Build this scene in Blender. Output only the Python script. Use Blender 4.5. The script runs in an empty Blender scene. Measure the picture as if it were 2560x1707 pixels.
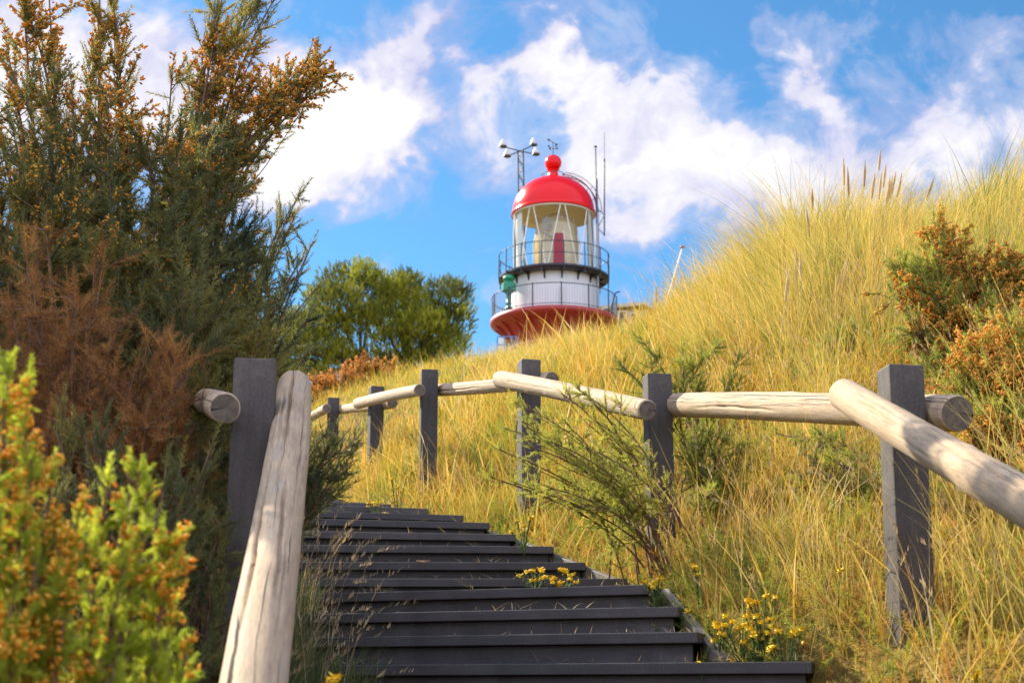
import bpy, bmesh, math, random
import numpy as np
from mathutils import Vector, Matrix

random.seed(7)
RNG = np.random.default_rng(11)
rad = math.radians
scene = bpy.context.scene
COL = scene.collection

# ------------------------------------------------------------------ camera
PITCH = rad(14.0)
F = 3600.0                       # focal length in pixels of the 2560 px photo
cam_d = bpy.data.cameras.new("camera")
cam = bpy.data.objects.new("camera", cam_d)
COL.objects.link(cam)
cam.location = (0, 0, 0)
cam.rotation_euler = (rad(90) + PITCH, 0, 0)
cam_d.sensor_width = 36.0
cam_d.lens = 36.0 * F / 2560.0
cam_d.clip_start = 0.05
cam_d.clip_end = 4000.0
cam_d.dof.use_dof = True
cam_d.dof.focus_distance = 6.6
cam_d.dof.aperture_fstop = 5.8
scene.camera = cam

def P(px, py, Y):
    """world point seen at photo pixel (px, py) at distance Y in front of the camera"""
    u = px - 1280.0
    v = py - 853.5
    d = (u, F * math.cos(PITCH) + v * math.sin(PITCH), F * math.sin(PITCH) - v * math.cos(PITCH))
    k = Y / d[1]
    return Vector((d[0] * k, Y, d[2] * k))

def UV(px, py):
    p = P(px, py, 1.0)
    return p.x, p.z

# ------------------------------------------------------------------ light
SUN_AZ = (-0.72, 0.69)           # towards the sun: left and beyond the lighthouse
SUN_EL = rad(35)
sd = Vector((SUN_AZ[0], SUN_AZ[1], 0)).normalized() * math.cos(SUN_EL) + Vector((0, 0, math.sin(SUN_EL)))
sun_d = bpy.data.lights.new("sun", 'SUN')
sun_d.energy = 5.0
sun_d.angle = rad(0.55)
sun_d.color = (1.0, 0.90, 0.74)
sun = bpy.data.objects.new("sun", sun_d)
COL.objects.link(sun)
sun.location = sd * 50
sun.rotation_euler = (-sd).to_track_quat('-Z', 'Y').to_euler()

world = bpy.data.worlds.new("World")
scene.world = world
world.use_nodes = True
wt = world.node_tree
wt.nodes.clear()
def N(tree, kind, **kw):
    n = tree.nodes.new(kind)
    for k, v in kw.items():
        setattr(n, k, v)
    return n
def math_n(tree, op, a, b=None, clamp=False):
    n = tree.nodes.new('ShaderNodeMath'); n.operation = op; n.use_clamp = clamp
    for i, x in enumerate((a, b)):
        if x is None: continue
        if isinstance(x, (int, float)): n.inputs[i].default_value = x
        else: tree.links.new(x, n.inputs[i])
    return n.outputs[0]
def vec_n(tree, op, a, b=None):
    n = tree.nodes.new('ShaderNodeVectorMath'); n.operation = op
    for i, x in enumerate((a, b)):
        if x is None: continue
        if isinstance(x, (tuple, list)): n.inputs[i].default_value = x
        else: tree.links.new(x, n.inputs[i])
    return n.outputs['Value'] if op in ('DOT_PRODUCT', 'LENGTH') else n.outputs[0]
def ramp_n(tree, fac, stops, interp='LINEAR'):
    n = tree.nodes.new('ShaderNodeValToRGB'); n.color_ramp.interpolation = interp
    e = n.color_ramp.elements
    while len(e) < len(stops): e.new(0.5)
    for i, (p, c) in enumerate(stops):
        e[i].position = p
        e[i].color = (c, c, c, 1) if isinstance(c, (int, float)) else (*c, 1)
    tree.links.new(fac, n.inputs[0])
    return n.outputs[0]
def mix_n(tree, fac, a, b, blend='MIX'):
    n = tree.nodes.new('ShaderNodeMix'); n.data_type = 'RGBA'; n.blend_type = blend
    for key, x in (('Factor', fac), ('A', a), ('B', b)):
        s = [i for i in n.inputs if i.name == key and (i.type == 'RGBA' or (key == 'Factor' and i.type == 'VALUE'))][0]
        if isinstance(x, (int, float)): s.default_value = x
        elif isinstance(x, (tuple, list)): s.default_value = (*x, 1)
        else: tree.links.new(x, s)
    return [o for o in n.outputs if o.type == 'RGBA'][0]
def noise_n(tree, vec, scale, detail=4, rough=0.55, dist=0.0):
    n = tree.nodes.new('ShaderNodeTexNoise')
    n.inputs['Scale'].default_value = scale; n.inputs['Detail'].default_value = detail
    n.inputs['Roughness'].default_value = rough; n.inputs['Distortion'].default_value = dist
    if vec is not None: tree.links.new(vec, n.inputs['Vector'])
    return n

sky = N(wt, 'ShaderNodeTexSky', sky_type='NISHITA', sun_disc=False)
sky.sun_elevation = SUN_EL
sky.sun_rotation = math.atan2(SUN_AZ[0], SUN_AZ[1])
sky.air_density = 1.0
sky.dust_density = 0.35
sky.ozone_density = 3.0
tc = N(wt, 'ShaderNodeTexCoord')
gen = tc.outputs['Generated']
sep = N(wt, 'ShaderNodeSeparateXYZ'); wt.links.new(gen, sep.inputs[0])
yy = math_n(wt, 'MAXIMUM', math_n(wt, 'ABSOLUTE', sep.outputs['Y']), 0.12)
cu = math_n(wt, 'DIVIDE', sep.outputs['X'], yy)
cv = math_n(wt, 'DIVIDE', sep.outputs['Z'], yy)
cmb = N(wt, 'ShaderNodeCombineXYZ')
wt.links.new(cu, cmb.inputs[0]); wt.links.new(cv, cmb.inputs[1]); wt.links.new(math_n(wt, 'SIGN', sep.outputs['Y']), cmb.inputs[2])
uv = cmb.outputs[0]
w1 = noise_n(wt, uv, 9.0, 4, 0.6)
w2 = noise_n(wt, uv, 34.0, 5, 0.62)
off = vec_n(wt, 'MULTIPLY', vec_n(wt, 'SUBTRACT', w1.outputs['Color'], (0.5, 0.5, 0.5)), (0.20, 0.17, 0))
off2 = vec_n(wt, 'MULTIPLY', vec_n(wt, 'SUBTRACT', w2.outputs['Color'], (0.5, 0.5, 0.5)), (0.045, 0.045, 0))
uvd = vec_n(wt, 'ADD', vec_n(wt, 'ADD', uv, off), off2)
CLOUDS = [  # pixel centre, radii, strength, tilt
    (150, 150, 620, 260, 1.5, 0), (380, 420, 330, 200, 0.6, 0), (820, 290, 230, 150, 1.25, 10), (960, 250, 130, 120, 0.8, 0),
    (740, 430, 190, 110, 0.75, 0), (1050, 60, 60, 150, 0.75, -20), (730, 90, 90, 90, 0.45, 0),
    (1290, 150, 170, 60, 0.62, -25), (1230, 210, 110, 90, 0.35, 0), (1430, 240, 210, 85, 0.95, -35), (1600, 230, 160, 90, 0.85, -20),
    (1480, 400, 180, 110, 0.85, 0), (1690, 420, 240, 110, 1.0, -25), (1920, 470, 180, 110, 0.85, -10),
    (1740, 560, 240, 100, 0.85, 0), (1600, 640, 130, 70, 0.6, 0), (2030, 230, 70, 190, 0.75, 25), (2010, 110, 60, 70, 0.45, 0),
    (1850, 340, 110, 80, 0.5, 0), (2330, 300, 260, 130, 0.62, -15), (2480, 130, 110, 150, 0.42, 20), (1260, 330, 90, 160, 0.45, 0),
    (640, 470, 90, 40, 0.5, -10), (770, 500, 60, 60, 0.4, 30), (2150, 470, 200, 110, 0.55, 0), (2550, 430, 200, 120, 0.5, 0), (1230, 700, 90, 35, 0.22, 0), (1800, 300, 420, 200, 0.28, -20), (2400, 250, 260, 260, 0.3, 0), (2150, 420, 300, 160, 0.35, 0), (1180, 330, 120, 200, 0.25, 0), (1000, 140, 160, 160, 0.3, 0)]
acc = None
for (px, py, rx, ry, amp, tilt) in CLOUDS:
    u0, v0 = UV(px, py)
    d = vec_n(wt, 'SUBTRACT', uvd, (u0, v0, 0))
    if tilt:
        r = N(wt, 'ShaderNodeVectorRotate', rotation_type='Z_AXIS')
        wt.links.new(d, r.inputs['Vector']); r.inputs['Angle'].default_value = rad(-tilt)
        d = r.outputs[0]
    d = vec_n(wt, 'MULTIPLY', d, (F / rx, F / ry, 0))
    e = math_n(wt, 'EXPONENT', math_n(wt, 'MULTIPLY', vec_n(wt, 'DOT_PRODUCT', d, d), -1.0))
    e = math_n(wt, 'MULTIPLY', e, amp)
    acc = e if acc is None else math_n(wt, 'ADD', acc, e)
n3 = noise_n(wt, uv, 15.0, 7, 0.62, 0.6)
n4 = noise_n(wt, uv, 5.0, 5, 0.5)
front = math_n(wt, 'GREATER_THAN', sep.outputs['Y'], 0.0)
acc = math_n(wt, 'MULTIPLY', acc, front)
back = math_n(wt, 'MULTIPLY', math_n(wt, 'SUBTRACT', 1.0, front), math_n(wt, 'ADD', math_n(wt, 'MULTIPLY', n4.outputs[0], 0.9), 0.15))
dens = math_n(wt, 'ADD', math_n(wt, 'ADD', acc, back), math_n(wt, 'MULTIPLY', math_n(wt, 'SUBTRACT', n3.outputs[0], 0.53), 2.3))
cmask = ramp_n(wt, dens, [(0.02, 0.0), (0.45, 0.38), (1.15, 1.0)], 'EASE')
shade_n = noise_n(wt, uvd, 11.0, 5, 0.55)
ccol = ramp_n(wt, math_n(wt, 'ADD', math_n(wt, 'MULTIPLY', dens, 0.30), math_n(wt, 'MULTIPLY', shade_n.outputs[0], 1.0)),
              [(0.52, (0.48, 0.52, 0.80)), (0.72, (0.72, 0.72, 0.90)), (0.98, (1.0, 0.985, 1.0))])
SKYS = 0.060
CLOUD_GAIN = 0.46
BACK_GAIN = 2.0          # unseen clouds behind the camera, brightened to fill faces turned from the sun
skyc = mix_n(wt, 1.0, sky.outputs[0], (0.56, 1.02, 1.22), 'MULTIPLY')
bg1 = N(wt, 'ShaderNodeBackground'); wt.links.new(skyc, bg1.inputs[0]); bg1.inputs[1].default_value = SKYS
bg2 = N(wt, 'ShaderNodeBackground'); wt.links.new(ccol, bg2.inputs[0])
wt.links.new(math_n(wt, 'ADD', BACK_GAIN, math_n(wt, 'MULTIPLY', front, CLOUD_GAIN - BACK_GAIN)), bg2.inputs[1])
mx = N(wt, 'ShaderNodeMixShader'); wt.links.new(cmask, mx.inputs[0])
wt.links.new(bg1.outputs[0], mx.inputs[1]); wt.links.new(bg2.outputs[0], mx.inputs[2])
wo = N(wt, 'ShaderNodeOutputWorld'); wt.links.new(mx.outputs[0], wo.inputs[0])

scene.view_settings.view_transform = 'Standard'
scene.view_settings.look = 'None'
scene.view_settings.exposure = 1.20
scene.view_settings.gamma = 1.0
scene.render.engine = 'CYCLES'
scene.cycles.max_bounces = 8
scene.cycles.transparent_max_bounces = 12
scene.cycles.transmission_bounces = 5
scene.cycles.use_denoising = True

# ------------------------------------------------------------------ tagging helpers
def tag(o, label=None, cat=None, group=None, kind=None):
    if label: o['label'] = label
    if cat: o['category'] = cat
    if group: o['group'] = group
    if kind: o['kind'] = kind
    return o
def thing(name, label, cat, loc=(0, 0, 0), group=None):
    o = bpy.data.objects.new(name, None); COL.objects.link(o)
    o.location = loc; o.empty_display_size = 0.1
    return tag(o, label, cat, group)
def link(name, me, mat=None, parent=None, local=False):
    """mesh data in world coordinates unless local; parented objects are shifted to the parent's base"""
    o = bpy.data.objects.new(name, me); COL.objects.link(o)
    if mat:
        for m in (mat if isinstance(mat, (list, tuple)) else [mat]): me.materials.append(m)
    if parent is not None:
        o.parent = parent
        if not local:
            off = Vector((0, 0, 0)); p = parent
            while p is not None: off += Vector(p.location); p = p.parent
            o.location = -off
    return o
def np_mesh(name, V, tris=None, quads=None, rnd=None, smooth=False):
    V = np.asarray(V, dtype=np.float32)
    idx = []; starts = []; s = 0
    if tris is not None and len(tris):
        idx.append(np.asarray(tris, np.int32).ravel()); n = len(tris)
        starts.append(np.arange(n, dtype=np.int32) * 3); s = n * 3
    if quads is not None and len(quads):
        idx.append(np.asarray(quads, np.int32).ravel()); n = len(quads)
        starts.append(s + np.arange(n, dtype=np.int32) * 4)
    idx = np.concatenate(idx); starts = np.concatenate(starts)
    me = bpy.data.meshes.new(name)
    me.vertices.add(len(V)); me.vertices.foreach_set('co', V.ravel())
    me.loops.add(len(idx)); me.loops.foreach_set('vertex_index', idx)
    me.polygons.add(len(starts)); me.polygons.foreach_set('loop_start', starts)
    if smooth: me.polygons.foreach_set('use_smooth', np.ones(len(starts), dtype=bool))
    if rnd is not None:
        a = me.attributes.new('rnd', 'FLOAT', 'POINT'); a.data.foreach_set('value', np.asarray(rnd, np.float32))
    me.update(calc_edges=True)
    return me
class MB:
    """collects simple shapes into one mesh"""
    def __init__(s): s.v = []; s.f = []; s.sm = []
    def add(s, vs, fs, smooth=False):
        b = len(s.v); s.v += [tuple(v) for v in vs]; s.f += [[b + i for i in f] for f in fs]; s.sm += [smooth] * len(fs)
    def box(s, c, size, rot=None, bevel=0.0):
        bm = bmesh.new(); bmesh.ops.create_cube(bm, size=1.0)
        bmesh.ops.scale(bm, vec=size, verts=bm.verts)
        if bevel: bmesh.ops.bevel(bm, geom=list(bm.edges), offset=bevel, segments=2, affect='EDGES', profile=0.5)
        M = Matrix.Translation(c) @ (rot.to_4x4() if rot else Matrix.Identity(4))
        bm.verts.index_update()
        s.add([M @ v.co for v in bm.verts], [[v.index for v in f.verts] for f in bm.faces]); bm.free()
    def tube(s, pts, r, n=8, caps=True):
        pts = [Vector(p) for p in pts]; rs = r if isinstance(r, (list, tuple)) else [r] * len(pts)
        vs = []; up = Vector((0, 0, 1))
        t0 = (pts[1] - pts[0]).normalized()
        a = t0.cross(up)
        if a.length < 0.05: a = t0.cross(Vector((1, 0, 0)))
        a.normalize()
        for i, p in enumerate(pts):
            t = (pts[min(i + 1, len(pts) - 1)] - pts[max(i - 1, 0)])
            t = t.normalized() if t.length > 1e-9 else t0
            a = (a - t * a.dot(t)).normalized(); b = t.cross(a)
            for k in range(n):
                q = 2 * math.pi * k / n
                vs.append(p + (a * math.cos(q) + b * math.sin(q)) * rs[i])
        fs = []
        for i in range(len(pts) - 1):
            for k in range(n):
                fs.append([i * n + k, i * n + (k + 1) % n, (i + 1) * n + (k + 1) % n, (i + 1) * n + k])
        s.add(vs, fs, True)
        if caps:
            m = len(pts) - 1
            s.add(vs[:n], [list(range(n))[::-1]]); s.add(vs[m * n:], [list(range(n))])
    def lathe(s, prof, c=(0, 0), n=64, a0=0.0, a1=2 * math.pi, smooth=True):
        full = abs(a1 - a0 - 2 * math.pi) < 1e-6; m = n if full else n + 1
        vs = []
        for (r, z) in prof:
            for k in range(m):
                q = a0 + (a1 - a0) * k / n
                vs.append((c[0] + r * math.sin(q), c[1] - r * math.cos(q), z))
        fs = []
        for i in range(len(prof) - 1):
            for k in range(n):
                k2 = (k + 1) % m
                fs.append([i * m + k, i * m + k2, (i + 1) * m + k2, (i + 1) * m + k])
        s.add(vs, fs, smooth)
    def build(s, name, mat, parent=None):
        me = bpy.data.meshes.new(name); me.from_pydata(s.v, [], s.f)
        me.polygons.foreach_set('use_smooth', s.sm); me.update()
        bm = bmesh.new(); bm.from_mesh(me)
        bmesh.ops.recalc_face_normals(bm, faces=bm.faces)
        bm.to_mesh(me); bm.free()
        return link(name, me, mat, parent)

# ------------------------------------------------------------------ materials
def mat_new(name):
    m = bpy.data.materials.new(name); m.use_nodes = True
    t = m.node_tree; b = t.nodes['Principled BSDF']
    return m, t, b
def paint(name, col, rough=0.45, var=0.10, dirt=0.25, dirt_col=(0.12, 0.09, 0.06), scale=3.0, spec=0.5, metal=0.0):
    m, t, b = mat_new(name)
    c = N(t, 'ShaderNodeTexCoord').outputs['Object']
    mp = N(t, 'ShaderNodeMapping'); mp.inputs['Scale'].default_value = (1, 1, 0.25); t.links.new(c, mp.inputs[0])
    n1 = noise_n(t, mp.outputs[0], scale * 2, 6, 0.65)
    n2 = noise_n(t, c, scale * 6, 5, 0.6)
    f = ramp_n(t, n1.outputs[0], [(0.5, 0.0), (0.78, 1.0)])
    base = mix_n(t, math_n(t, 'MULTIPLY', n2.outputs[0], var * 2), col, tuple(x * 0.72 for x in col))
    base = mix_n(t, math_n(t, 'MULTIPLY', f, dirt), base, dirt_col)
    t.links.new(base, b.inputs['Base Color'])
    b.inputs['Roughness'].default_value = rough; b.inputs['Metallic'].default_value = metal
    b.inputs['Specular IOR Level'].default_value = spec
    return m
def blade_mat(name, stops, trans=0.42, rough=0.6, nscale=1.2, ncols=None):
    """leaf / blade material: colour from the per-plant random value, shifted by patches of the ground it grows on"""
    m, t, b = mat_new(name)
    at = N(t, 'ShaderNodeAttribute', attribute_name='rnd')
    c = N(t, 'ShaderNodeTexCoord').outputs['Object']
    nz = noise_n(t, c, nscale, 3, 0.6)
    fac = math_n(t, 'ADD', math_n(t, 'MULTIPLY', at.outputs['Fac'], 0.62), math_n(t, 'MULTIPLY', math_n(t, 'SUBTRACT', nz.outputs[0], 0.25), 0.76), )
    col = ramp_n(t, fac, stops)
    t.links.new(col, b.inputs['Base Color']); b.inputs['Roughness'].default_value = rough
    b.inputs['Specular IOR Level'].default_value = 0.25
    tr = N(t, 'ShaderNodeBsdfTranslucent')
    t.links.new(mix_n(t, 1.0, col, (1.0, 0.93, 0.62), 'MULTIPLY'), tr.inputs[0])
    ms = N(t, 'ShaderNodeMixShader'); ms.inputs[0].default_value = trans
    t.links.new(b.outputs[0], ms.inputs[1]); t.links.new(tr.outputs[0], ms.inputs[2])
    t.links.new(ms.outputs[0], t.nodes['Material Output'].inputs[0])
    return m

def log_mat():
    m, t, b = mat_new('weathered_log')
    c = N(t, 'ShaderNodeTexCoord').outputs['Object']
    oi = N(t, 'ShaderNodeObjectInfo')
    s = N(t, 'ShaderNodeSeparateXYZ'); t.links.new(c, s.inputs[0])
    ang = math_n(t, 'ARCTAN2', s.outputs['Y'], s.outputs['X'])
    rx = math_n(t, 'COSINE', ang); ry = math_n(t, 'SINE', ang)
    def cyl(kz, ka=1.0, off=0.0):
        cb = N(t, 'ShaderNodeCombineXYZ')
        t.links.new(math_n(t, 'MULTIPLY', rx, ka), cb.inputs[0]); t.links.new(math_n(t, 'MULTIPLY', ry, ka), cb.inputs[1])
        z = math_n(t, 'MULTIPLY', s.outputs['Z'], kz)
        t.links.new(math_n(t, 'ADD', z, math_n(t, 'MULTIPLY', oi.outputs['Random'], 37.0 + off)), cb.inputs[2])
        return cb.outputs[0]
    grain = noise_n(t, cyl(1.2), 9.0, 8, 0.7)
    big = noise_n(t, cyl(4.0), 1.1, 5, 0.6)
    fine = noise_n(t, cyl(3.0), 26.0, 6, 0.7)
    col = ramp_n(t, big.outputs[0], [(0.25, (0.34, 0.245, 0.155)), (0.5, (0.50, 0.37, 0.23)), (0.72, (0.40, 0.325, 0.24))])
    g = ramp_n(t, grain.outputs[0], [(0.30, 0.62), (0.48, 0.95), (0.65, 1.08)])
    col = mix_n(t, 1.0, col, g, 'MULTIPLY')
    f2 = ramp_n(t, fine.outputs[0], [(0.30, 0.80), (0.55, 1.03)])
    col = mix_n(t, 1.0, col, f2, 'MULTIPLY')
    # drying cracks: thin wandering lines running along the log, opening and closing
    ck = None
    for k, (fz, amp, wd, lo) in enumerate([(1.3, 0.9, 0.0060, 0.46), (1.9, 0.7, 0.0050, 0.50), (2.3, 0.6, 0.0035, 0.48), (1.6, 0.8, 0.0035, 0.50), (2.9, 0.5, 0.003, 0.50), (2.2, 0.5, 0.003, 0.46), (3.3, 0.5, 0.0028, 0.48)]):
        cb = N(t, 'ShaderNodeCombineXYZ'); t.links.new(s.outputs['Z'], cb.inputs[2]); t.links.new(math_n(t, 'ADD', math_n(t, 'MULTIPLY', oi.outputs['Random'], 53.0), k * 7.3), cb.inputs[0])
        wob = noise_n(t, cb.outputs[0], fz * 2, 5, 0.55)
        gt = noise_n(t, cb.outputs[0], fz * 0.8 + 0.3, 1, 0.5)
        ph_ = math_n(t, 'ADD', math_n(t, 'MULTIPLY', oi.outputs['Random'], 13.0 + 3 * k), k * 0.157)
        u = math_n(t, 'FRACT', math_n(t, 'ADD', math_n(t, 'ADD', math_n(t, 'DIVIDE', ang, 6.28318), ph_), math_n(t, 'MULTIPLY', wob.outputs[0], amp * 0.12)))
        d = math_n(t, 'MINIMUM', u, math_n(t, 'SUBTRACT', 1.0, u))
        w_ = math_n(t, 'MULTIPLY', ramp_n(t, gt.outputs[0], [(lo - .04, 0.0), (lo + 0.12, 1.0)]), wd * 1.15)
        mk = math_n(t, 'MULTIPLY', math_n(t, 'LESS_THAN', d, w_), 0.9)
        ck = mk if ck is None else math_n(t, 'MAXIMUM', ck, mk)
    # small knots
    vo = N(t, 'ShaderNodeTexVoronoi'); vo.inputs['Scale'].default_value = 1.0
    t.links.new(cyl(3.2, 1.0, 2), vo.inputs['Vector'])
    kn = ramp_n(t, vo.outputs['Distance'], [(0.04, 0.7), (0.07, 0.2), (0.10, 0.0)])
    col = mix_n(t, kn, col, (0.16, 0.10, 0.06))
    col = mix_n(t, ck, col, (0.022, 0.017, 0.014))
    # a little green growth on some stretches
    gr = ramp_n(t, noise_n(t, cyl(2.0, 1.0, 9), 1.5, 4).outputs[0], [(0.60, 0.0), (0.75, 0.35)])
    col = mix_n(t, gr, col, (0.33, 0.36, 0.15))
    t.links.new(col, b.inputs['Base Color']); b.inputs['Roughness'].default_value = 0.78
    b.inputs['Specular IOR Level'].default_value = 0.2
    bp = N(t, 'ShaderNodeBump'); bp.inputs['Strength'].default_value = 0.6; bp.inputs['Distance'].default_value = 0.004
    h = math_n(t, 'SUBTRACT', math_n(t, 'MULTIPLY', grain.outputs[0], 0.8), math_n(t, 'MULTIPLY', ck, 1.6))
    t.links.new(h, bp.inputs['Height']); t.links.new(bp.outputs[0], b.inputs['Normal'])
    return m
def log_end_mat():
    m, t, b = mat_new('log_end_grain')
    c = N(t, 'ShaderNodeTexCoord').outputs['Object']
    s = N(t, 'ShaderNodeSeparateXYZ'); t.links.new(c, s.inputs[0])
    r = math_n(t, 'SQRT', math_n(t, 'ADD', math_n(t, 'MULTIPLY', s.outputs['X'], s.outputs['X']), math_n(t, 'MULTIPLY', s.outputs['Y'], s.outputs['Y'])))
    nz = noise_n(t, c, 30.0, 5, 0.65)
    rings = math_n(t, 'SINE', math_n(t, 'ADD', math_n(t, 'MULTIPLY', r, 1500.0), math_n(t, 'MULTIPLY', nz.outputs[0], 5.0)))
    f = math_n(t, 'ADD', math_n(t, 'MULTIPLY', rings, 0.14), nz.outputs[0])
    col = ramp_n(t, f, [(0.3, (0.07, 0.06, 0.05)), (0.55, (0.15, 0.125, 0.10)), (0.75, (0.20, 0.17, 0.12))])
    a = math_n(t, 'ARCTAN2', s.outputs['Y'], s.outputs['X'])
    rc = ramp_n(t, math_n(t, 'ABSOLUTE', math_n(t, 'ADD', a, math_n(t, 'MULTIPLY', nz.outputs[0], 0.35))), [(0.0, 1.0), (0.05, 1.0), (0.08, 0.0)])
    col = mix_n(t, rc, col, (0.02, 0.018, 0.015))
    t.links.new(col, b.inputs['Base Color']); b.inputs['Roughness'].default_value = 0.9
    b.inputs['Specular IOR Level'].default_value = 0.15
    return m
def plank_mat(name, c0, c1, sc=(1.5, 14, 14), rough=0.62):
    m, t, b = mat_new(name)
    c = N(t, 'ShaderNodeTexCoord').outputs['Object']
    mp = N(t, 'ShaderNodeMapping'); mp.inputs['Scale'].default_value = sc; t.links.new(c, mp.inputs[0])
    n1 = noise_n(t, mp.outputs[0], 2.0, 8, 0.7); n2 = noise_n(t, c, 4.0, 5, 0.6); n3 = noise_n(t, c, 140.0, 3, 0.6)
    f = math_n(t, 'ADD', math_n(t, 'MULTIPLY', n1.outputs[0], 0.5), math_n(t, 'MULTIPLY', n2.outputs[0], 0.5))
    col = ramp_n(t, f, [(0.33, c0), (0.66, c1)])
    sp = ramp_n(t, n3.outputs[0], [(0.35, 0.82), (0.6, 1.05), (0.78, 1.5)])
    col = mix_n(t, 1.0, col, sp, 'MULTIPLY')
    st = ramp_n(t, noise_n(t, c, 2.1, 6, 0.7).outputs[0], [(0.56, 0.0), (0.70, 0.55)])
    col = mix_n(t, st, col, tuple(x * 1.55 for x in c1))
    oi = N(t, 'ShaderNodeObjectInfo'); col = mix_n(t, 1.0, col, ramp_n(t, oi.outputs['Random'], [(0.0, (0.80, 0.80, 0.82)), (0.5, (1.0, 0.98, 0.96)), (1.0, (1.25, 1.20, 1.14))]), 'MULTIPLY')
    t.links.new(col, b.inputs['Base Color'])
    t.links.new(ramp_n(t, n2.outputs[0], [(0.3, rough - 0.12), (0.7, rough + 0.15)]), b.inputs['Roughness'])
    b.inputs['Specular IOR Level'].default_value = 0.25
    bp = N(t, 'ShaderNodeBump'); bp.inputs['Strength'].default_value = 0.35; bp.inputs['Distance'].default_value = 0.003
    t.links.new(math_n(t, 'ADD', n1.outputs[0], math_n(t, 'MULTIPLY', n3.outputs[0], 0.4)), bp.inputs['Height']); t.links.new(bp.outputs[0], b.inputs['Normal'])
    return m

M_LOG = log_mat(); M_END = log_end_mat()
M_POST = plank_mat('grey_post', (0.042, 0.038, 0.036), (0.094, 0.083, 0.074), sc=(14, 14, 1.2))
M_STEP = plank_mat('grey_step', (0.044, 0.042, 0.042), (0.092, 0.087, 0.085))
M_SIDE = plank_mat('grey_side_board', (0.11, 0.10, 0.085), (0.20, 0.18, 0.145))

# ------------------------------------------------------------------ stairs layout (numbers from the photo)
# (x right end, Y right end, z of tread top, turn angle in degrees, width)
RISE = 0.11
STEPS = []
for i, (xr, yr, a, w) in enumerate([(0.99, 4.88, 17, 2.35), (0.66, 5.24, 18, 1.95), (0.63, 5.56, 19, 1.9), (0.57, 5.86, 20, 1.85)]):
    STEPS.append((xr, yr, 0.128 + RISE * i, a, w))
for i, (xr, yr, a) in enumerate([(0.55, 6.92, 0), (0.37, 7.29, -1), (0.22, 7.60, -3), (0.02, 8.0, -8), (-0.13, 8.42, -11), (-0.30, 8.95, -13),
                                 (-0.55, 9.5, -14), (-0.85, 10.1, -15), (-1.10, 10.8, -16), (-1.32, 11.5, -16), (-1.5, 12.2, -16)]):
    STEPS.append((xr, yr, 0.458 + RISE * (i + 1), a, 2.15))
for k in range(1, 9):            # steps below the frame, down to where the photographer stands
    STEPS.append((1.02 + 0.0 * k, 4.88 - 0.42 * k, 0.128 - 0.165 * k, 4, 2.1))
_sy = sorted([(s[1], s[2]) for s in STEPS])
SY = np.array([a for a, _ in _sy] + [13.5, 16, 20]); SZ = np.array([b for _, b in _sy] + [1.95, 2.3, 2.9])
def stair_z(y): return np.interp(y, SY, SZ, left=-1.5)
_rx = sorted([(s[1], s[0]) for s in STEPS])
RY = np.array([a for a, _ in _rx] + [14, 17, 22]); RX = np.array([b for _, b in _rx] + [-2.1, -3.2, -5.0])
def stair_r(y): return np.interp(y, RY, RX)

# ------------------------------------------------------------------ ground
G = [(0, -2, -1.9), (0, 0, -1.5), (1.3, 4.8, .20), (.74, 7.2, .66), (.25, 8.9, 1.1), (-.5, 10.4, 1.5), (-1.1, 12.4, 1.95), (-1.8, 14.6, 2.3),
     (-.9, 4.4, .0), (-1.5, 6.5, .5), (-2.2, 9, 1.0), (-3, 13, 1.8), (-4, 5, .3), (-5, 9, 1.0), (-6, 14, 2.0), (-1.2, 2, -.85), (-3, 1, -.9),
     (1.6, 3, -.3), (2.6, 4, .55), (1.7, 5.3, .62), (1.2, 6.3, .75), (3.4, 6, 1.75), (4.5, 8, 2.8), (2, 0, -1.2), (5, 3, .9)]
for (px, py, Y) in [(2400, 930, 7.0), (1900, 1040, 8.2), (1500, 1080, 10.0), (2130, 625, 10.0), (2560, 560, 9.3), (2350, 640, 9.8), (1900, 730, 11.5), (1800, 790, 12.2), (1700, 845, 13.2), (1600, 875, 14.5),
                    (1500, 893, 16.0), (1400, 900, 17.0), (1300, 905, 18.0), (1150, 932, 21.0), (1000, 965, 23.0), (850, 1010, 21.0), (1250, 985, 13.0), (1050, 1035, 15.0)]:
    p = P(px, py, Y); G.append((p.x, p.y, p.z))
G += [(3.2, 14, 2.9), (6, 12, 3.2), (8, 8, 3.2), (2.5, 20, 3.6), (0.5, 26, 4.1), (-3, 27, 4.4), (7, 20, 3), (-5, 22, 3.6), (-9, 18, 2.6), (-8, 8, .8)]
G = np.array(G, float)
def _tps(d2): return 0.5 * d2 * np.log(d2 + 1e-9)
_n = len(G)
_K = _tps(((G[:, None, :2] - G[None, :, :2]) ** 2).sum(-1)) + np.eye(_n) * 0.12
_Pm = np.c_[np.ones(_n), G[:, :2]]
_A = np.block([[_K, _Pm], [_Pm.T, np.zeros((3, 3))]])
_W = np.linalg.solve(_A, np.r_[G[:, 2], 0, 0, 0])
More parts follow.
